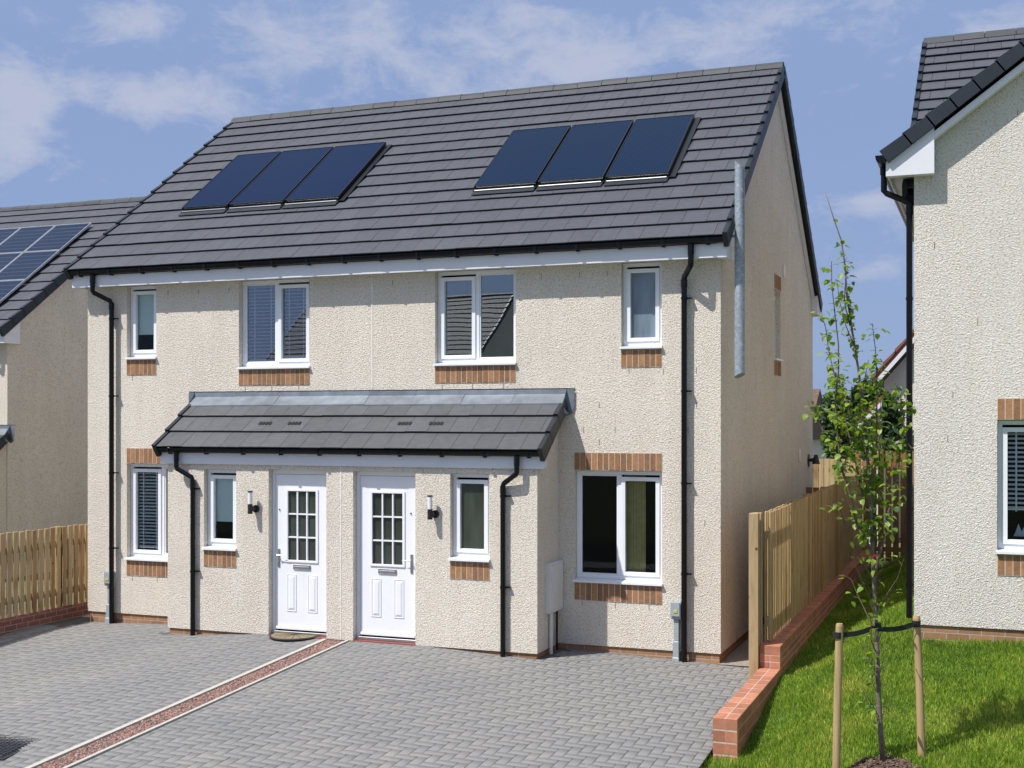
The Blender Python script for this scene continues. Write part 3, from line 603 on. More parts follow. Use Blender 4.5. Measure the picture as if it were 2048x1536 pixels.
# gravel strip with two kerb edgings between the drives
def kerbline(x0,x1):
    m=MB(); y=4.0
    while y<13.73:
        y1=min(y+.9,13.73); z0,z1=zdrive(-7.65,y),zdrive(-7.65,y1)
        m.hexa([(x0,y+.002,z0-.1),(x1,y+.002,z0-.1),(x1,y1-.002,z1-.1),(x0,y1-.002,z1-.1),(x0,y+.002,z0+.012),(x1,y+.002,z0+.012),(x1,y1-.002,z1+.012),(x0,y1-.002,z1+.012)]); y=y1
    return m
tag(kerbline(-7.835,-7.78).build('edging_strip','kerb_stone'),kind='structure'); tag(kerbline(-7.515,-7.478).build('edging_strip','kerb_stone'),kind='structure')
def stones(name,n,xr,yr,zf,size,mat,flat=.6,long=1.0,mask=None,label=None,cat=None):
    ico=[(0,0,1),(0,0,-1)]+[(math.cos(t),math.sin(t),.1*(-1)**k) for k,t in enumerate(np.arange(5)*2*math.pi/5)]
    base=np.array(ico); fc=[(0,2+k,2+(k+1)%5) for k in range(5)]+[(1,2+(k+1)%5,2+k) for k in range(5)]
    V=[];F_=[]
    for i in range(n):
        X=rng.uniform(*xr);Y=rng.uniform(*yr)
        if mask and not mask(X,Y): continue
        s=rng.uniform(*size); q=base*np.array([s*long*rng.uniform(.7,1.3),s*rng.uniform(.6,1.1)/long**.5,s*flat])*rng.uniform(.8,1.2,(7,1))
        a,b=rng.uniform(0,6.28),rng.normal(0,.35); ca,sa,cb_,sb=math.cos(a),math.sin(a),math.cos(b),math.sin(b)
        q=q@np.array([[1,0,0],[0,cb_,sb],[0,-sb,cb_]])@np.array([[cb_,0,sb],[0,1,0],[-sb,0,cb_]])@np.array([[ca,sa,0],[-sa,ca,0],[0,0,1]])+np.array([X,Y,zf(X,Y)]); o=len(V); V+=q.tolist(); F_+=[(a_+o,b_+o,c_+o) for a_,b_,c_ in fc]
    o=npmesh(name,V,F_,3,mat); return tag(o,label,cat,kind='stuff')
stones('gravel',11000,(-7.77,-7.53),(7.6,13.73),lambda x,y:zdrive(x,y)-.012+rng.uniform(-.006,.006),(.010,.022),'red_gravel',.6,label='red stone chippings in the narrow strip between the two drives',cat='gravel')
stones('grit',900,(-12.4,-2.5),(8.5,14.3),lambda x,y:zdrive(x,y)+.002,(.003,.008),'kerb_stone',.6,mask=lambda x,y:not(x>-10.2 and x<-5 and y>13.7),label='pale grit scattered over the grey block paving',cat='grit')
# ------------------------------------------------------------ the houses
HO=(-7.57,14.54,0)
def skipP(x,f): return False
house=semi('semi_detached_house','cream roughcast semi-detached pair with two white doors under a shared lean-to porch roof',HO)
nb=semi('neighbouring_house','cream roughcast house beyond the left fence with a grid of silver-framed solar panels',(HO[0]-13.95,HO[1]+3.52,-.48),porch=(-.55,4.57),detail=False)
opp=semi('opposite_house','grey roofed house across the road, seen mirrored in the upper windows',(-23.1,-18.5+RY,-.02),math.pi,detail=False)
# ------------------------------------------------------------ solar panels
SL=math.atan(KS)
def solar(cx,yb,yt,w,house_loc,label,group,face,frame,name='solar_panel',ledge=True,lift=.105):
    """panel between roof depths yb..yt (house local), centre x cx, width w (world offsets via house_loc)"""
    zb=RZ-KS*(RY-yb); L=(yt-yb)/math.cos(SL)
    R=bpy.data.objects.new(name,None); col.objects.link(R); R.location=(house_loc[0]+cx,house_loc[1]+yb,house_loc[2]+zb); R.rotation_euler=(SL,0,0); tag(R,label,'solar panel',group)
    p=MB(); p.box(-w/2+.006,w/2-.006,.006,L-.006,lift-.03,lift-.004); p.build('panel_glass',face,R)
    f=MB(); fw=.012
    for bx in((-w/2,-w/2+fw,0,L),(w/2-fw,w/2,0,L),(-w/2+fw,w/2-fw,0,fw),(-w/2+fw,w/2-fw,L-fw,L)): f.box(bx[0],bx[1],bx[2],bx[3],lift-.04,lift)
    f.build('panel_frame',frame,R)
    if ledge:
        t=MB(); t.box(-w/2-.02,w/2+(.085 if 'rightmost' in label else .02),-.03,L,.040,.053); t.box(-w/2+.01,w/2-.01,-.0,.03,.054,lift-.041); t.build('tray','pv_frame_black',R)
        q=MB(); q.tube([(-w/2+.02,-.045,.060),(w/2-.02,-.045,.060)],.011,10); q.build('trim','steel',R)
        s=MB(); s.box(-w/2,w/2,-.15,-.031,.044,.052); s.build('flashing','verge_cap',R)
    return R
pos=['leftmost','middle','rightmost']
for side,xs,face,gname in(('right',(1.02,1.94,2.87,3.74),'pv_dark','black solar panels above the right-hand house'),('left',(-3.69,-2.86,-1.925,-1.02),'pv_blue','black solar panels above the left-hand house')):
    for i in range(3):
        a,b=xs[i],xs[i+1]; solar((a+b)/2,1.02,2.50,b-a-.034,HO,f'{pos[i]} black-framed solar panel of three above the {side} half of the roof',gname,face,'pv_frame_black')
NL=(HO[0]-13.95,HO[1]+3.52,-.48)
for r,(yt,yb) in enumerate(((2.95,2.02),(2.00,1.07),(1.05,.12))):
    for c in range(3):
        x1=-17.42-c*.925+21.52; rn=('top','middle','bottom')[r]; cn=('first','second','third')[c]
        solar(x1-.45,yb,yt,.90,NL,f'silver-framed solar panel, {rn} row, {cn} column from the verge of the left neighbour','silver solar panels on the left neighbour','pv_cells','pv_frame_silver',ledge=False,lift=.12)
# ------------------------------------------------------------ fixtures
def wall_light(x,label):
    R=thing('wall_light',label,'wall light',(x,13.76,1.55),0,'wall lights beside the front doors')
    m=MB(); m.tube([(0.03,-.001,.06),(0.03,-.03,.06)],.048,20); m.tube([(0.02,-.02,.06),(0,-.09,.06)],.03,12); m.build('bracket','black_metal',R)
    m=MB(); m.tube([(0,-.10,-.0),(0,-.10,.125)],.031,18); m.box(-.012,.012,-.136,-.128,.02,.05,.003); m.build('body','black_metal',R)
    m=MB(); m.tube([(0,-.10,.126),(0,-.10,.275)],.029,18); m.build('opal_tube','opal',R,smooth=False)
    m=MB(); m.tube([(0,-.10,.276),(0,-.10,.292)],.033,18); m.build('cap','black_metal',R)
wall_light(-8.86,'black wall light with white opal tube left of the left door'); wall_light(-6.33,'black wall light with white opal tube right of the right door')
def elec(x,label,flip=1):
    R=thing('electric_meter_box',label,'meter box',(x,14.54,.3),0,'grey electric boxes on the front wall')
    m=MB(); m.box(-.062,.062,-.09,-.001,.09,.30,.012); m.box(-.05,.05,-.105,-.09,.12,.30,.01); m.build('box','grey_box',R)
    m=MB(); m.box(-.018,.022,-.112,-.105,.17,.205,.002); m.build('sticker','yellow_label',R)
    m=MB(); m.box(-.028,.028,-.06,-.001,-.17,.09,.006); m.box(-.034,.034,-.085,-.001,-.40,-.17,.01); m.box(-.04,.04,-.10,-.001,-.46,-.36,.01); m.build('conduit','grey_box',R)
elec(-3.50,'grey electric box and cable duct beside the right-hand downpipe'); elec(-11.735,'grey electric box and cable duct beside the far left downpipe')
R=thing('gas_meter_box','white gas meter box on the shaded side wall of the porch','meter box',(-4.99,14.28,.43))
m=MB(); m.box(.001,.06,-.24,.24,0,.60,.006); m.build('box','meter_box',R)
m=MB(); m.box(.06,.072,-.21,.21,.03,.57,.004); m.build('lid','meter_box',R)
m=MB(); m.tube([(.03,-.12,-.001),(.03,-.12,-.52)],.022,12); m.tube([(.03,-.12,-.50),(.03,-.12,-.52)],.035,10); m.build('pipe','meter_box',R)
m=MB(); m.tube([(.03,.10,-.001),(.03,.10,-.48)],.014,8); m.build('cable','black_plastic',R)
# galvanised pole against the gable
R=thing('galvanised_pole','mottled galvanised steel pole standing off the gable beside the roof verge','pole',(-2.76,14.56,3.27))
m=MB(); n=24; vs=[];
for k in range(n):
    t=2*math.pi*k/n; vs.append((.062*math.cos(t),.062*math.sin(t),-.0+.03*math.cos(t+.6)))
for k in range(n):
    t=2*math.pi*k/n; vs.append((.058*math.cos(t),.058*math.sin(t),2.47-.05*math.cos(t)))
m.add(vs,[(k,(k+1)%n,n+(k+1)%n,n+k) for k in range(n)]+[tuple(range(n))[::-1],tuple(range(n,2*n))]); m.build('shaft','galvanised',R)
m=MB()
m.box(-.108,-.055,-.015,.015,1.62,1.65)
m.build('bracket','galvanised',R)
m=MB(); m.box(.002,.02,-.09,.09,-.1,.1,.004); [m.box(.02,.024,-.075,.075,-.08+i*.035,-.064+i*.035) for i in range(5)]
v=m.build('wall_vent','bead'); v.location=(-2.98,19.25,5.02); tag(v,'small white louvred vent high on the shaded gable','vent')
m=MB(); m.box(.002,.02,-.09,.09,-.1,.1,.004); v=m.build('wall_vent','bead'); v.location=(-2.98,20.9,2.16); tag(v,'small white vent low on the shaded gable near the back corner','vent')
R=thing('gable_light','black downlight on the shaded gable near its back corner','wall light',(-2.98,22.0,2.05))
m=MB(); m.tube([(0.002,0,0),(.02,0,0)],.11,16); m.build('bracket','black_metal',R); m=MB(); m.tube([(.02,0,.0),(.12,0,.02)],.03,8); m.tube([(.13,0,.10),(.13,0,-.06)],[.03,.07],14); m.build('shade','black_metal',R)
# doormat
m=MB(); n=26; pts=[(-.31+0*.0,0)]; pts=[(.325*math.cos(math.pi+math.pi*k/n),.36*math.sin(math.pi+math.pi*k/n)) for k in range(n+1)]
m.prism(pts,'z',.003,.014); R=m.build('doormat','rubber'); R.location=(-8.28,13.815,.0); tag(R,'half-round coir doormat with a dark rim at the left front door','doormat')
m=MB(); m.prism([(x*.92,y*.92-.004) for x,y in pts],'z',.0145,.021)
o=m.build('coir','mat_coir',R); m=MB()
for k in range(1,8):
    t=math.pi+math.pi*k/8; m.add([(-.006*math.sin(t),-.01+.006*math.cos(t),.0225),(.006*math.sin(t),-.01-.006*math.cos(t),.0225),(.27*math.cos(t),.30*math.sin(t),.0225),(.27*math.cos(t)-.01*math.sin(t),.30*math.sin(t)+.01*math.cos(t),.0225)],[(0,1,2,3)])
m.build('rays','rubber',R)
# steel grate, lower left
R=thing('drain_grate','dark steel grating set in the drive at the left edge','grate',(-8.90,8.93,zdrive(-8.8,8.8)+.004),math.radians(12))
m=MB(); a,b=.62,.36
for i in range(25): m.box(-a+i*.05,-a+i*.05+.012,-b,b,.002,.020)
for j in range(15): m.box(-a,a-.0,-b+j*.05,-b+j*.05+.010,.004,.024)
m.build('bars','grate_steel',R); m=MB(); m.box(-a-.03,a+.03,-b-.03,b+.03,-.006,.004); m.build('sump','rubber',R)
# ------------------------------------------------------------ retaining wall and fences on the right
R=thing('garden_wall','low red brick wall stepping up beside the right-hand drive','wall',(-2.37,11.2,0))
def bricks(m,x0,x1,y0,y1,z0,z1,bl,off,j=.004,jx=.004):
    y=y0-off
    while y<y1-.01:
        a=max(y,y0);b=min(y+bl,y1)
        if b-a>.03: m.box(x0+jx,x1-jx,a+j,b-j,z0+j,z1-j,.004)
        y+=bl
W_=.225
def wallbuild():
    m=MB(); g=MB()
    top1=.055; r=[(top1-.113,top1),(top1-.226,top1-.113),(top1-.339,top1-.226),(top1-.452,top1-.339),(top1-.565,top1-.452)]
    for k,(a,b) in enumerate(r):
        bricks(m,0,W_/2,0,2.44,a,b,.225,.11*(k%2),.0045,.0012); bricks(m,W_/2,W_,0,2.44,a,b,.225,.11*(k%2),.0045,.0012)
    g.box(.006,W_-.006,.006,2.43,top1-.565,top1-.006)
    y0=2.44; y1=13.2
    top2=.295
    y=y0
    while y<y1: m.box(.003,W_-.003,y+.004,y+.071,top2-.10,top2,.004); y+=.075
    for k in range(6):
        z=top2-.10-.075*k; bricks(m,0,W_/2,y0,y1,z-.075,z,.225,.11*(k%2)); bricks(m,W_/2,W_,y0,y1,z-.075,z,.225,.11*(k%2))
    g.box(.006,W_-.006,y0+.006,y1,-.35,top2-.006)
    m.build('bricks','red_brick',R); g.build('mortar','mortar_wall',R)
wallbuild()
def fence(name,label,x,y0,y1,z0,z1,mat='fence_timber',post='post_wood',along='y',sp=.122,w=.080,double=True,rails=(.22,.25),pc=1.9,dz=0,group=None,firstpost=None,side=1):
    R=thing(name,label,'fence',(0,0,0),0,group)
    m=MB(); T=(lambda u,n,z:(x+n*side,u,z)) if along=='y' else (lambda u,n,z:(u,x-n*side,z)); m.T=T
    y=y0; 
    while y<y1-.02:
        e=random.uniform(-.006,.006); t=random.uniform(-.002,.002)
        for n0 in((.0,)+((-.058,) if double else ())):
            yy=y+(sp/2 if n0<0 else 0)
            if yy+w<y1+.03: m.box(yy+t,yy+w+t,n0,n0+.018,z0+.004,z1+e,.003)
        y+=sp
    m.build('boards',mat,R)
    r=MB(); r.T=T
    for zz in(z0+rails[0],z1-rails[1]): r.box(y0-.03,y1,-.039,-.001,zz-.045,zz+.045,.003)
    r.build('rail',post,R)
    y=y0-.10 if firstpost is None else firstpost
    while y<y1+.2:
        q=MB(); q.T=T; first=(y<=y0)
        q.box(y-.05,y+.05,-.16 if first else -.145,-.06,z0-.5,z1+.0,.004); q.build('post',post,R); y+=pc
    return R
f=fence('picket_fence','pale timber board fence on the stepped brick wall right of the house',-2.305,13.86,24.3,.296,1.73)
m=MB(); m.box(-2.475,-2.375,13.57,13.67,-.3,1.735,.004); o=m.build('fence_post','post_wood'); tag(o,'square timber post at the near end of the right-hand fence','post')
fence('picket_fence','yellow board fence on a low brick kerb beyond the left gable',-12.64,10.9,22.5,.03,1.195)
m=MB(); m.box(-12.75,-12.60,10.5,22.6,-.4,.024,.004); o=m.build('kerb_wall','kerb_brick'); tag(o,'low red brick kerb wall under the left-hand fence','wall')
fence('cross_fence','tall shaded brown fence closing the gap beside the right-hand house',24.35,-2.28,1.6,.1,2.17,mat='fence_shaded',post='fence_shaded',along='x',double=False,sp=.135,w=.105,side=1)
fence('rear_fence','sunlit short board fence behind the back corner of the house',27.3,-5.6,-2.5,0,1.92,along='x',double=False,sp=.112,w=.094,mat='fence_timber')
fence('side_gate','board gate, shade put into its dark colour, across the narrow side passage',21.6,-2.96,-2.40,-.1,1.60,mat='fence_shaded',post='fence_shaded',along='x',double=False,sp=.115,w=.1,pc=9)
# ------------------------------------------------------------ right-hand house (front facing gable)
RX,RYW,RB=-.762,13.6,.625
RH=thing('gabled_house','pale roughcast house with a front-facing gable at the right edge','house',(RX,RYW,RB))
def righthouse():
    GW=5.2; ge=4.64; hr=.742; F=lambda u,n,z:(u,-n,z); m=MB()
    win=(.807,1.91,.78,2.125)
    wall_cells(m,F,0,GW,0,ge,[win]); m.T=None
    zr=lambda x:4.875+hr*min(x+.02,GW+.02-x)
    m.quad((0,0,ge),(GW,0,ge),(GW,0,zr(GW)),(GW/2,0,zr(GW/2)),(0,0,zr(0)))
    m.quad((0,0,0),(0,9.4,0),(0,9.4,4.8),(0,0,4.8)); m.quad((GW,0,0),(GW,9.4,0),(GW,9.4,4.8),(GW,0,4.8)); m.quad((0,9.4,0),(GW,9.4,0),(GW,9.4,4.8),(0,9.4,4.8))
    m.quad((0,.5,4.8),(0,4.4,7.2),(0,9.0,4.8))
    m.build('wall','roughcast_pale',RH)
    b=MB(); b.box(.02,GW-.02,.02,.2,-.7,-.001); b.box(.02,.2,.2,9.2,-.7,-.001); b.build('brick_base','base_brick',RH)
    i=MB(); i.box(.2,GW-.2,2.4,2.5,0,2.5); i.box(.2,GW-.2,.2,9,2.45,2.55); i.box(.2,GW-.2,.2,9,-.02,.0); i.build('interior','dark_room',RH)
    # front gable roof: ridge along y, built in a turned frame
    ov=.29; ax=GW/2; ex=-ov; ez=4.875; rz_=4.875+hr*(ax+ov)
    rf=MB(); rf.prism([(ex+.03,ez-.05),(ax,rz_-.02),(GW+ov-.03,ez-.05),(GW+ov-.03,ez-.14),(ax,rz_-.16),(ex+.03,ez-.14)],'y',-.15,6); ro=rf.build('roof','underlay',RH)
    # tile slopes: reuse tiles() in a local frame turned by -90 deg
    h=bpy.data.objects.new
    def turned(ye,ze,yr,zr_,flip):
        mm=tiles(None,'roof_tiles',-6.0,.19,ye,ze,yr,zr_,13)
        o,P,g=mm
        for v in o.data.vertices:
            x,y,z=v.co; v.co=(y,-x,z)
        o.parent=ro
        vm=MB()
        for k in range(13):
            s0=k*g-.012;s1=(k+1)*g+.004; a,b_=.145,.202
            q=[P(a,s0,-.10),P(b_,s0,-.10),P(b_,s1,-.10),P(a,s1,-.10),P(a,s0,.052),P(b_,s0,.052),P(b_,s1,.034),P(a,s1,.034)]
            vm.hexa([(y,-x,z) for x,y,z in q])
        vm.build('verge_caps','verge_cap',ro)
    turned(ex,ez,ax,rz_,1); turned(GW+ov,ez,ax,rz_,1)
    # main roof behind, ridge along x
    my,mz,k2=4.4,7.30,.655; vx=-.12
    rf=MB(); rf.prism([(.2,mz-k2*4.2-.05),(my,mz-.02),(9.3,mz-k2*4.9-.03),(9.3,mz-k2*4.9-.16),(my,mz-.18),(.2,mz-k2*4.2-.16)],'x',vx+.03,8.5); r2=rf.build('rear_roof','underlay',RH)
    t,P,g=tiles(r2,'rear_roof_tiles',vx,8.5,.2,mz-k2*4.2,my,mz,15,tw=.33); verge(r2,P,vx,g,15,-1); t,P,g=tiles(r2,'rear_roof_tiles',vx,8.5,9.3,mz-k2*4.9,my,mz,15); verge(r2,P,vx,g,15,-1); ridge(r2,vx,8.5,my,mz)
    # bargeboard + boxed eave end
    f=MB()
    zt=lambda x:4.875+hr*(x+ov)-.085
    for s in(0,1):
        X=(lambda x:x) if s==0 else (lambda x:GW-x)
        f.prism([(X(ex+.02),4.652),(X(.205),4.652),(X(.205),zt(.205)),(X(ex+.02),zt(ex+.02))],'y',-.155,-.03)
        f.prism([(X(.206),zt(.206)-.15),(X(ax),zt(ax)-.15),(X(ax),zt(ax)),(X(.206),zt(.206))],'y',-.15,-.03)
        f.prism([(X(.206),zt(.206)-.115),(X(ax),zt(ax)-.115),(X(ax),zt(ax)-.10),(X(.206),zt(.206)-.10)],'y',-.029,-.002)
    for x in (ex+.03,GW+ov-.05): f.box(x,x+.02,-.029,6,4.655,4.80)
    f.box(ex+.052,-.002,-.029,6,4.70,4.715); f.build('bargeboard','fascia_white',RH)
    # gutter on the left eave, along y
    g=MB(); prof=[(ex+.0-.056+.056*math.cos(math.pi*k/10+math.pi)+.03,4.86-.012+.064*math.sin(math.pi*k/10+math.pi)) for k in range(11)]
    prof=[(prof[0][0],4.865)]+prof+[(prof[-1][0],4.865)]; g.prism(prof,'y',-.2,6); g.build('gutter','black_plastic',RH)
    d=MB(); x0=ex-.02; d.tube([(x0,.12,4.82),(x0,.12,4.55),(x0+.03,.12,4.52),(-.10,.10,4.43),(-.052,.10,4.38),(-.052,.10,.05)],.032,14); d.tube([(x0,.12,4.83),(x0,.12,4.72)],.04,14); d.tube([(-.052,.1,4.37),(-.052,.1,4.28)],.038,14)
    for z in (3.4,2.3,1.2,.4): d.tube([(-.052,.1,z-.015),(-.052,.1,z+.015)],.037,12)
    d.build('downpipe','black_plastic',RH)
    o=window(RH,F,*win,[(.5,'sash'),(.5,'fixed')],'glass_dull','venetian',blindz=1.18)
    soldier(RH,F,win[0],win[1],win[2]-.235,win[2]-.02,'brick_panel'); soldier(RH,F,win[0],win[1],win[3]+.005,win[3]+.22,'brick_lintel')
    for x,z in((.38,2.35),(.33,1.9),(.2,3.9),(.62,3.1),(1.0,5.2)):
        w=MB(); w.box(x-.003,x+.003,-.004,.004,z,z+.065); w.build('weep_vent','mortar_dark',RH)
righthouse()
m=MB(); m.prism([(0,0),(.16,0),(.15,.03),(.11,.11),(.08,.05),(.05,.13),(.02,.04)],'y',0,.006); m.prism([(.1,0),(.2,0),(.19,.08),(.16,.15),(.13,.06)],'y',.03,.036); o=m.build('paper_ornament','paper'); o.location=(.20,13.86,1.55); tag(o,'small white paper ornament on the inside sill of the right house window','ornament')
# ------------------------------------------------------------ lawn blades, mulch
def blades(name,n,xr,yr,h,w,mask=None,label=''):
    X=rng.uniform(*xr,n);Y=rng.uniform(*yr,n)
    k=np.array([mask(a,b) for a,b in zip(X,Y)]) if mask else np.ones(n,bool); X,Y=X[k],Y[k]; n=len(X)
    Z=np.array([zlawn(a,b) for a,b in zip(X,Y)]); H=rng.uniform(*h,n)*(1+.35*np.sin(X*3.1+Y*1.7)*np.sin(Y*2.3-X)); a=rng.uniform(0,6.283,n); la=rng.uniform(0,6.283,n); le=np.abs(rng.normal(0,.5,n))*H
    dx,dy=np.cos(a)*w/2,np.sin(a)*w/2; lx,ly=np.cos(la)*le,np.sin(la)*le
    V=np.zeros((n,5,3)); V[:,0]=np.c_[X-dx,Y-dy,Z-.01]; V[:,1]=np.c_[X+dx,Y+dy,Z-.01]; V[:,2]=np.c_[X+dx*.8+lx*.35,Y+dy*.8+ly*.35,Z+H*.55]; V[:,3]=np.c_[X-dx*.8+lx*.35,Y-dy*.8+ly*.35,Z+H*.55]; V[:,4]=np.c_[X+lx,Y+ly,Z+H]
    b=np.arange(n)[:,None]*5; F_=np.concatenate([b+np.array([[0,1,2]]),b+np.array([[0,2,3]]),b+np.array([[3,2,4]])],1).reshape(-1,3)
    return tag(npmesh(name,V.reshape(-1,3),F_,3,'grass_blade'),label,'grass',kind='stuff')
gm=lambda x,y:(not(x>-.77 and y>13.58)) and math.hypot(x+.8,y-9.92)>.25
blades('grass',190000,(-2.14,1.6),(8.2,14.0),(.022,.060),.006,gm,'short bright green lawn between the brick wall and the right house')
blades('grass',45000,(-2.14,-.7),(13.6,23.5),(.03,.06),.007,gm,'green lawn running back down the side gap of the right house')
blades('grass',22000,(1.6,4),(8.2,14.0),(.03,.055),.006,gm,'lawn continuing in front of the right house')
blades('grass',5000,(-2.44,-2.12),(7.0,11.2),(.03,.08),.005,None,'rough grass tufts at the near end of the brick wall')
SX,SY=-.80,10.09; SZ=zlawn(SX,SY)
MY=SY-.17
stones('mulch',2600,(SX-.42,SX+.42),(MY-.42,MY+.42),lambda x,y:zlawn(x,y)+.003+rng.uniform(-.004,.010),(.012,.026),'mulch',.25,1.8,mask=lambda x,y:math.hypot(x-SX,y-MY)<.27+.04*math.sin(9*math.atan2(y-MY,x-SX)),label='ring of brown bark mulch around the sapling',cat='mulch')
m=MB(); nr,na=6,24; vs=[(0,0,.004)]; fs=[]
for r in range(1,nr+1):
    for k in range(na):
        rr=.28*r/nr; t=2*math.pi*k/na; x,y=rr*math.cos(t),rr*math.sin(t); vs.append((x,y,zlawn(SX+x,MY+y)-SZ+.004))
for k in range(na): fs.append((0,1+k,1+(k+1)%na))
for r in range(nr-1):
    for k in range(na): fs.append((1+r*na+k,1+(r+1)*na+k,1+(r+1)*na+(k+1)%na,1+r*na+(k+1)%na))
m.add(vs,fs); o=m.build('mulch_bed','mulch'); o.location=(SX,MY,SZ); tag(o,kind='structure')
# ------------------------------------------------------------ sapling
CR=Vector((math.cos(YAW),math.sin(YAW),0)); CF=Vector((-math.sin(YAW),math.cos(YAW),0))
def sp_(x,y,dep=0.):   # sapling shape: metres right of / above its foot, dep = metres away
    return CR*((x-1765)/257)+CF*dep+Vector((0,0,(1522-y)/257))
SAP=thing('sapling','young upright tree with fresh green leaves tied between two stakes','tree',(SX,SY,SZ+.0))
br=[ # (points (x,y), r0, r1, depth end)
 ([(1766,1525),(1760,1440),(1757,1380),(1754,1290),(1750,1200),(1746,1120),(1743,1040),(1738,950),(1733,880),(1726,800),(1714,720),(1703,650),(1694,590),(1690,530),(1683,480),(1666,430),(1650,380)],.022,.003,.0),
 ([(1745,1110),(1732,1080),(1710,1041),(1695,989),(1676,930),(1668,870),(1662,800),(1666,745),(1664,690),(1655,622),(1649,575),(1647,528)],.013,.0025,-.25),
 ([(1742,1050),(1728,985),(1712,900),(1698,830),(1685,770),(1672,700),(1668,650),(1660,610)],.010,.002,.3),
 ([(1748,1150),(1762,1085),(1772,1030),(1783,970),(1792,900),(1796,840),(1788,790),(1775,765)],.011,.002,-.2),
 ([(1744,1080),(1756,1000),(1768,930),(1772,860),(1780,800)],.009,.002,.25),
 ([(1740,980),(1748,900),(1744,830),(1740,760),(1733,700),(1722,650)],.009,.002,-.3),
 ([(1737,930),(1720,860),(1702,800),(1690,740)],.008,.002,.2),
 ([(1700,650),(1690,600),(1696,540),(1690,478)],.006,.002,.08),
 ([(1708,690),(1690,650),(1675,600),(1667,560)],.005,.0015,-.1),
 ([(1748,1160),(1712,1105),(1685,1060),(1665,1015),(1648,1000)],.007,.002,-.3),
 ([(1750,1210),(1725,1170),(1705,1130),(1700,1112)],.006,.002,-.15),
 ([(1753,1260),(1735,1225),(1722,1190),(1712,1160)],.006,.002,.15),
 ([(1755,1310),(1738,1275),(1732,1240),(1725,1215)],.006,.002,-.2),
 ([(1756,1345),(1742,1325),(1735,1290)],.005,.002,.1),
 ([(1750,1225),(1765,1190),(1785,1150),(1792,1110)],.006,.002,-.2),
 ([(1753,1290),(1768,1265),(1785,1240)],.005,.002,.1),
 ([(1762,1440),(1745,1410),(1730,1390),(1712,1402)],.005,.002,-.1),
 ([(1757,1370),(1745,1340),(1740,1310)],.004,.0015,-.1),
 ([(1746,1130),(1756,1080),(1752,1020),(1760,960),(1758,900)],.008,.002,.15),
 ([(1735,900),(1722,840),(1716,780),(1722,720)],.007,.002,-.2),
 ([(1690,960),(1672,900),(1650,850),(1640,810)],.006,.002,.2),
]
tw=MB(); tr=MB(); P3=[]
for bi,(pts,r0,r1,dp) in enumerate(br):
    n=len(pts); q=[]
    for i,(x,y) in enumerate(pts):
        t=i/(n-1); q.append(sp_(x,y,dp*t+random.uniform(-.015,.015)*(bi>0)))
    rs=[r0+(r1-r0)*(i/(n-1))**.8 for i in range(n)]
    (tr if bi==0 else tw).tube(q,rs,8); P3.append((q,pts))
leaf=MB()
def addleaf(p,s):
    az=random.uniform(0,6.283); tilt=random.uniform(-1.1,.3); d=Vector((math.cos(az)*math.cos(tilt),math.sin(az)*math.cos(tilt),math.sin(tilt))); sd=d.cross(Vector((random.uniform(-.5,.5),random.uniform(-.5,.5),1))).normalized(); up=sd.cross(d)
    b=p+d*s*.25; c=s*.5
    v=[b,b+d*c*.45+sd*s*.36+up*s*.10,b+d*c*1.25+sd*s*.33+up*s*.06,b+d*s*1.02-up*s*.12,b+d*c*1.25-sd*s*.33+up*s*.06,b+d*c*.45-sd*s*.36+up*s*.10,b+d*c*.9]
    leaf.add([tuple(q) for q in v],[(0,1,6),(1,2,6),(2,3,6),(3,4,6),(4,5,6),(5,0,6)])
random.seed(21)
for bi,(q,pts) in enumerate(P3):
    for i in range(len(q)-1):
        a,b=q[i],q[i+1]; L=(b-a).length; y=(pts[i][1]+pts[i+1][1])/2
        dens={0:(0 if y>1150 else 16 if y>700 else 46 if y>560 else 24 if y>470 else 4)}.get(bi, 60 if 740<y<1080 else 40 if y<=740 else 14)
        if bi in(9,10,11,12,13,14,15,16): dens=10
        if bi in (9,16) : dens=8 if i<len(q)-2 else 75
        if y<600 and bi in(1,2): dens=22
        for k in range(int(L*dens*.8+random.random())):
            p=a.lerp(b,random.random()); 
            # short twig with 1-4 leaves
            o=Vector((random.gauss(0,1),random.gauss(0,1),random.gauss(.4,.6))).normalized()*random.uniform(.02,.10 if y>740 else .05)
            if bi==0 and y>700: o*=.8
            tw.tube([p,p+o],[.002,.0012],4,False)
            for z in range(random.choice((1,2,2,3,3,4) if 720<y<1000 else (1,2,2))): addleaf(p+o*random.uniform(.5,1.1)+Vector([random.gauss(0,.016) for _ in range(3)]),random.uniform(.036,.066))
for k in range(46):
    y=random.uniform(1000,1480); q0=sp_(1752+(y-1100)*.028,y); az=random.uniform(0,6.28); L_=random.uniform(.05,.20)
    d=Vector((math.cos(az),math.sin(az),random.uniform(.5,1.5))).normalized()
    p1=q0+d*L_*.5; p2=p1+(d+Vector((0,0,.5))).normalized()*L_*.5; tw.tube([q0,p1,p2],[.003,.002,.001],4,False)
    if random.random()<.5:
        for z in range(random.choice((1,2,3))): addleaf(p2+Vector([random.gauss(0,.012) for _ in range(3)]),random.uniform(.05,.085))
tr.build('trunk','bark',SAP,smooth=True); tw.build('branches','twig',SAP); leaf.build('leaves','leaf',SAP,smooth=True)
m=MB(); m.tube([sp_(1746,1112,0),sp_(1746.5,1106,0)],.021,10); m.tube([sp_(1748,1109,-.02),sp_(1760,1106,-.03)],.006,6); o=m.build('tag_tape','red_tape',SAP)
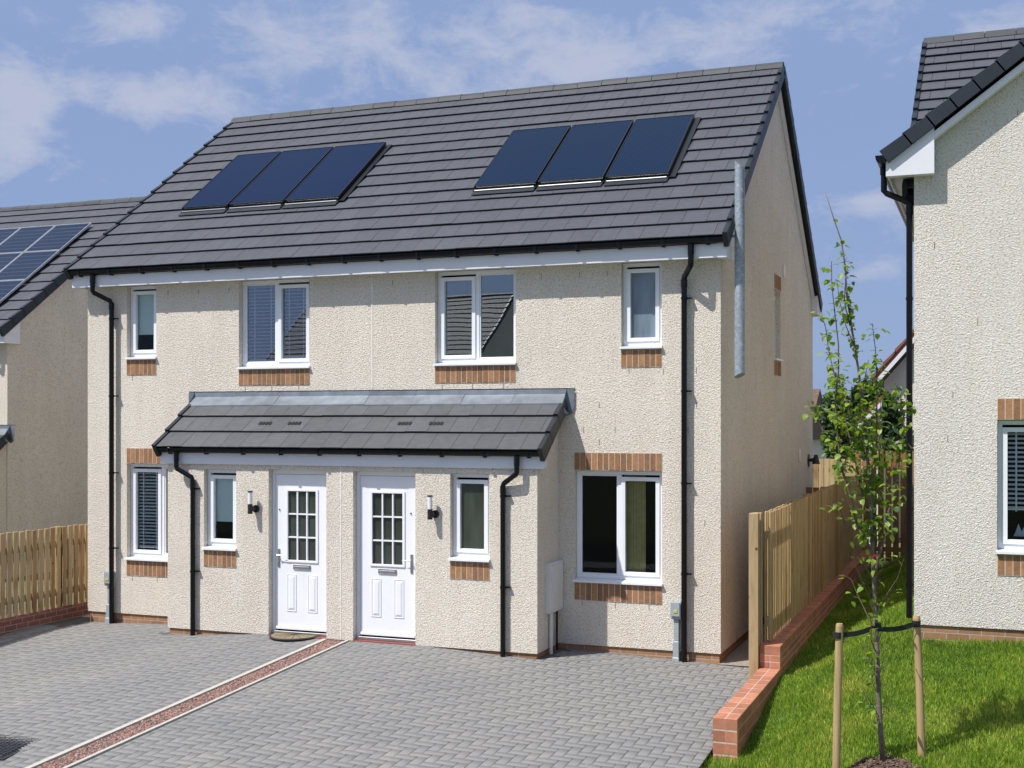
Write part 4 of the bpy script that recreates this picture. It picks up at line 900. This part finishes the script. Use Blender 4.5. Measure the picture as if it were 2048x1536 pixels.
def stake(x,y,lean,top,label):
    z=zlawn(x,y)-.02; R=MB(); l=CR*lean; R.tube([(0,0,-.2),tuple(l*.5+Vector((0,0,(top-z)*.5))),tuple(l+Vector((0,0,top-z-.02))),tuple(l+Vector((0,0,top-z)))],[.031,.030,.029,.024],16)
    o=R.build('tree_stake','stake_wood',smooth=False); o.location=(x,y,z); return tag(o,label,'stake','round stakes beside the sapling')
def at(x,y,d):
    u=(x-1024)/2491; v=(840-y)/2491; return (CF+CR*u)*d+Vector((0,0,CAMH+v*d))
A=at(1671,1540,9.62); A2=at(1679,1247,9.62); B=at(1845,1540,9.75); B2=at(1832,1231,9.75)
stake(A.x,A.y,(1679-1671)/257,A2.z,'round timber stake to the left of the sapling'); stake(B.x,B.y,-(1845-1833)/257,B2.z,'round timber stake to the right of the sapling')
R=thing('tree_tie','black webbing strap tying the sapling to both stakes','tree tie',(0,0,0))
def strap(p,q,w=.035):
    m=MB(); n=8
    for s in(-.012,.012):
        L=[]
        for i in range(n+1):
            t=i/n; c=p.lerp(q,t)-Vector((0,0,.02*math.sin(math.pi*t)))+CF*s; L.append(c)
        for i in range(n): m.add([tuple(L[i]-Vector((0,0,w/2))),tuple(L[i+1]-Vector((0,0,w/2))),tuple(L[i+1]+Vector((0,0,w/2))),tuple(L[i]+Vector((0,0,w/2)))],[(0,1,2,3)])
    return m
TR=at(1756,1252,9.7)
strap(at(1675,1270,9.62),TR).build('strap','webbing',R); strap(at(1832,1247,9.75),at(1757,1258,9.7)).build('strap','webbing',R)
m=MB()
for c,r in((at(1675.5,1270,9.62),.034),(at(1832.5,1247,9.75),.034),(at(1755.5,1252,9.7),.026)): m.tube([c-Vector((0,0,.024)),c+Vector((0,0,.024))],r,14)
m.build('loops','webbing',R)
# ------------------------------------------------------------ beyond the back fences
def leafball(name,label,loc,lobes,n,s,mat):
    R=thing(name,label,'tree',loc)
    m=MB(); m.tube([(0,0,0),(.05,0,.6),(0,.05,1.4)],[.09,.07,.04],8); m.build('trunk','bark',R)
    L=MB(); 
    for i in range(n):
        c,r=random.choice(lobes); v=Vector([random.gauss(0,1) for _ in range(3)]).normalized()*r*random.uniform(.55,1.05); p=Vector(c)+v
        d=Vector([random.gauss(0,1) for _ in range(3)]).normalized(); e=d.cross(Vector([random.gauss(0,1) for _ in range(3)])).normalized(); k=s*random.uniform(.6,1.3)
        L.add([tuple(p-d*k),tuple(p+e*k*.4),tuple(p+d*k),tuple(p-e*k*.4)],[(0,1,2,3)])
    L.build('crown',mat,R); return R
leafball('evergreen_tree','dense dark green tree rising behind the sunlit rear fence',(-2.95,30.5,0),[((0,0,2.6),.62),((.5,.2,2.9),.5),((-.5,0,2.9),.45),((.2,0,3.3),.4),((-.35,0,2.2),.5),((.8,0,2.2),.5),((-.6,0,3.15),.25)],9000,.085,'leaf_dark')
BH=thing('red_roofed_house','beige house with a steep red tiled roof and white bargeboard behind the fences','house',(-2.5,32,0))
m=MB(); m.add([(0,0,-.5),(7,0,-.5),(7,0,3.7),(3.5,0,7.75),(0,0,3.7)],[(0,1,2,3,4)]); m.quad((0,0,-.5),(0,8,-.5),(0,8,3.7),(0,0,3.7)); m.quad((7,0,-.5),(7,8,-.5),(7,8,3.7),(7,0,3.7)); m.build('wall','roughcast_pale',BH)
m=MB(); k=1.16
m.prism([(-.28,3.62),(3.5,3.62+k*3.78),(7.28,3.62),(7.28,3.74),(3.5,3.78+k*3.78),(-.28,3.74)],'y',-.3,8.2); m.build('roof','red_roof',BH)
m=MB()
for i in range(14):
    x=-.28+i*.28; z=3.74+k*(x+.28)+.03; m.hexa([(x,-.34,z-.05),(x+.30,-.34,z+k*.30-.05),(x+.30,.1,z+k*.30-.05),(x,.1,z-.05),(x,-.34,z+.06),(x+.30,-.34,z+k*.30+.01),(x+.30,.1,z+k*.30+.01),(x,.1,z+.06)])
m.build('verge_tiles','red_roof',BH)
m=MB(); m.prism([(-.25,3.5),(3.5,3.5+k*3.75),(3.5,3.64+k*3.75),(-.25,3.64)],'y',-.33,-.30); m.box(-.28,0,-.3,.1,3.42,3.5); m.build('bargeboard','fascia_white',BH)
m=MB(); m.tube([(.06,-.05,3.4),(.06,-.05,-.3)],.04,8); m.build('downpipe','fascia_white',BH)
R=thing('satellite_dish','round grey satellite dish on the beige house behind','satellite dish',(-1.32,31.55,3.62))
m=MB(); n=20; vs=[(0,.05,0)]
for k_ in range(n): t=2*math.pi*k_/n; vs.append((.25*math.cos(t),-.0,.25*math.sin(t)))
m.add(vs,[(0,1+k_,1+(k_+1)%n) for k_ in range(n)]); m.tube([(.25*math.cos(2*math.pi*t/20),0,.25*math.sin(2*math.pi*t/20)) for t in range(21)],.012,5); m.build('reflector','dish',R,smooth=True)
m=MB(); m.tube([(0,.04,-.15),(0,-.25,-.25)],.012,6); m.box(-.03,.03,-.29,-.23,-.27,-.2); m.tube([(0,.04,0),(.05,.45,0)],.018,6); m.build('arm','black_metal',R)
GA=thing('garage','low red tiled outbuilding with a white bargeboard behind the sapling','outbuilding',(-3.0,30.2,.85))
m=MB(); m.prism([(.1,-1.2),(.6,-1.2),(.6,2.3),(.1,1.8)],'y',0,1.7); m.build('wall','roughcast_pale',GA)
m=MB(); k=1.0; m.prism([(0,1.75),(.62,1.75+k*.62),(.62,1.87+k*.62),(0,1.87)],'y',-.15,1.75); m.build('roof','red_roof',GA)
m=MB(); m.prism([(0.02,1.64),(.60,1.62+k*.60),(.60,1.74+k*.60),(0.02,1.745)],'y',-.19,-.152); m.build('bargeboard','fascia_white',GA)
R=thing('far_house','brown tiled roof of a far house just past the gable corner','house',(-7.93,40,-.4))
m=MB(); m.box(0,2.35,0,6,-.5,2.6); m.build('wall','roughcast_pale',R); m=MB(); m.prism([(-.3,2.5),(3,4.2),(6.3,2.5)],'x',-.2,2.5); m.build('roof','brown_roof',R)
m=MB(); m.box(-1.62,-1.20,29.0,29.05,-.2,2.35); m.box(-1.14,-.9,29.0,29.05,-.2,2.25); o=m.build('grey_fence_panel','grey_timber'); tag(o,'weathered grey board panel standing beside the beige house','fence')
m=MB(); m.box(-.14,.14,-.16,-.01,0,.14,.03); m.tube([(0,-.0,.05),(0,.2,.1)],.02,6); o=m.build('floodlight','dark_green'); o.location=(-1.15,31.8,2.15); tag(o,'dark green lamp on the beige wall below the dish','lamp')
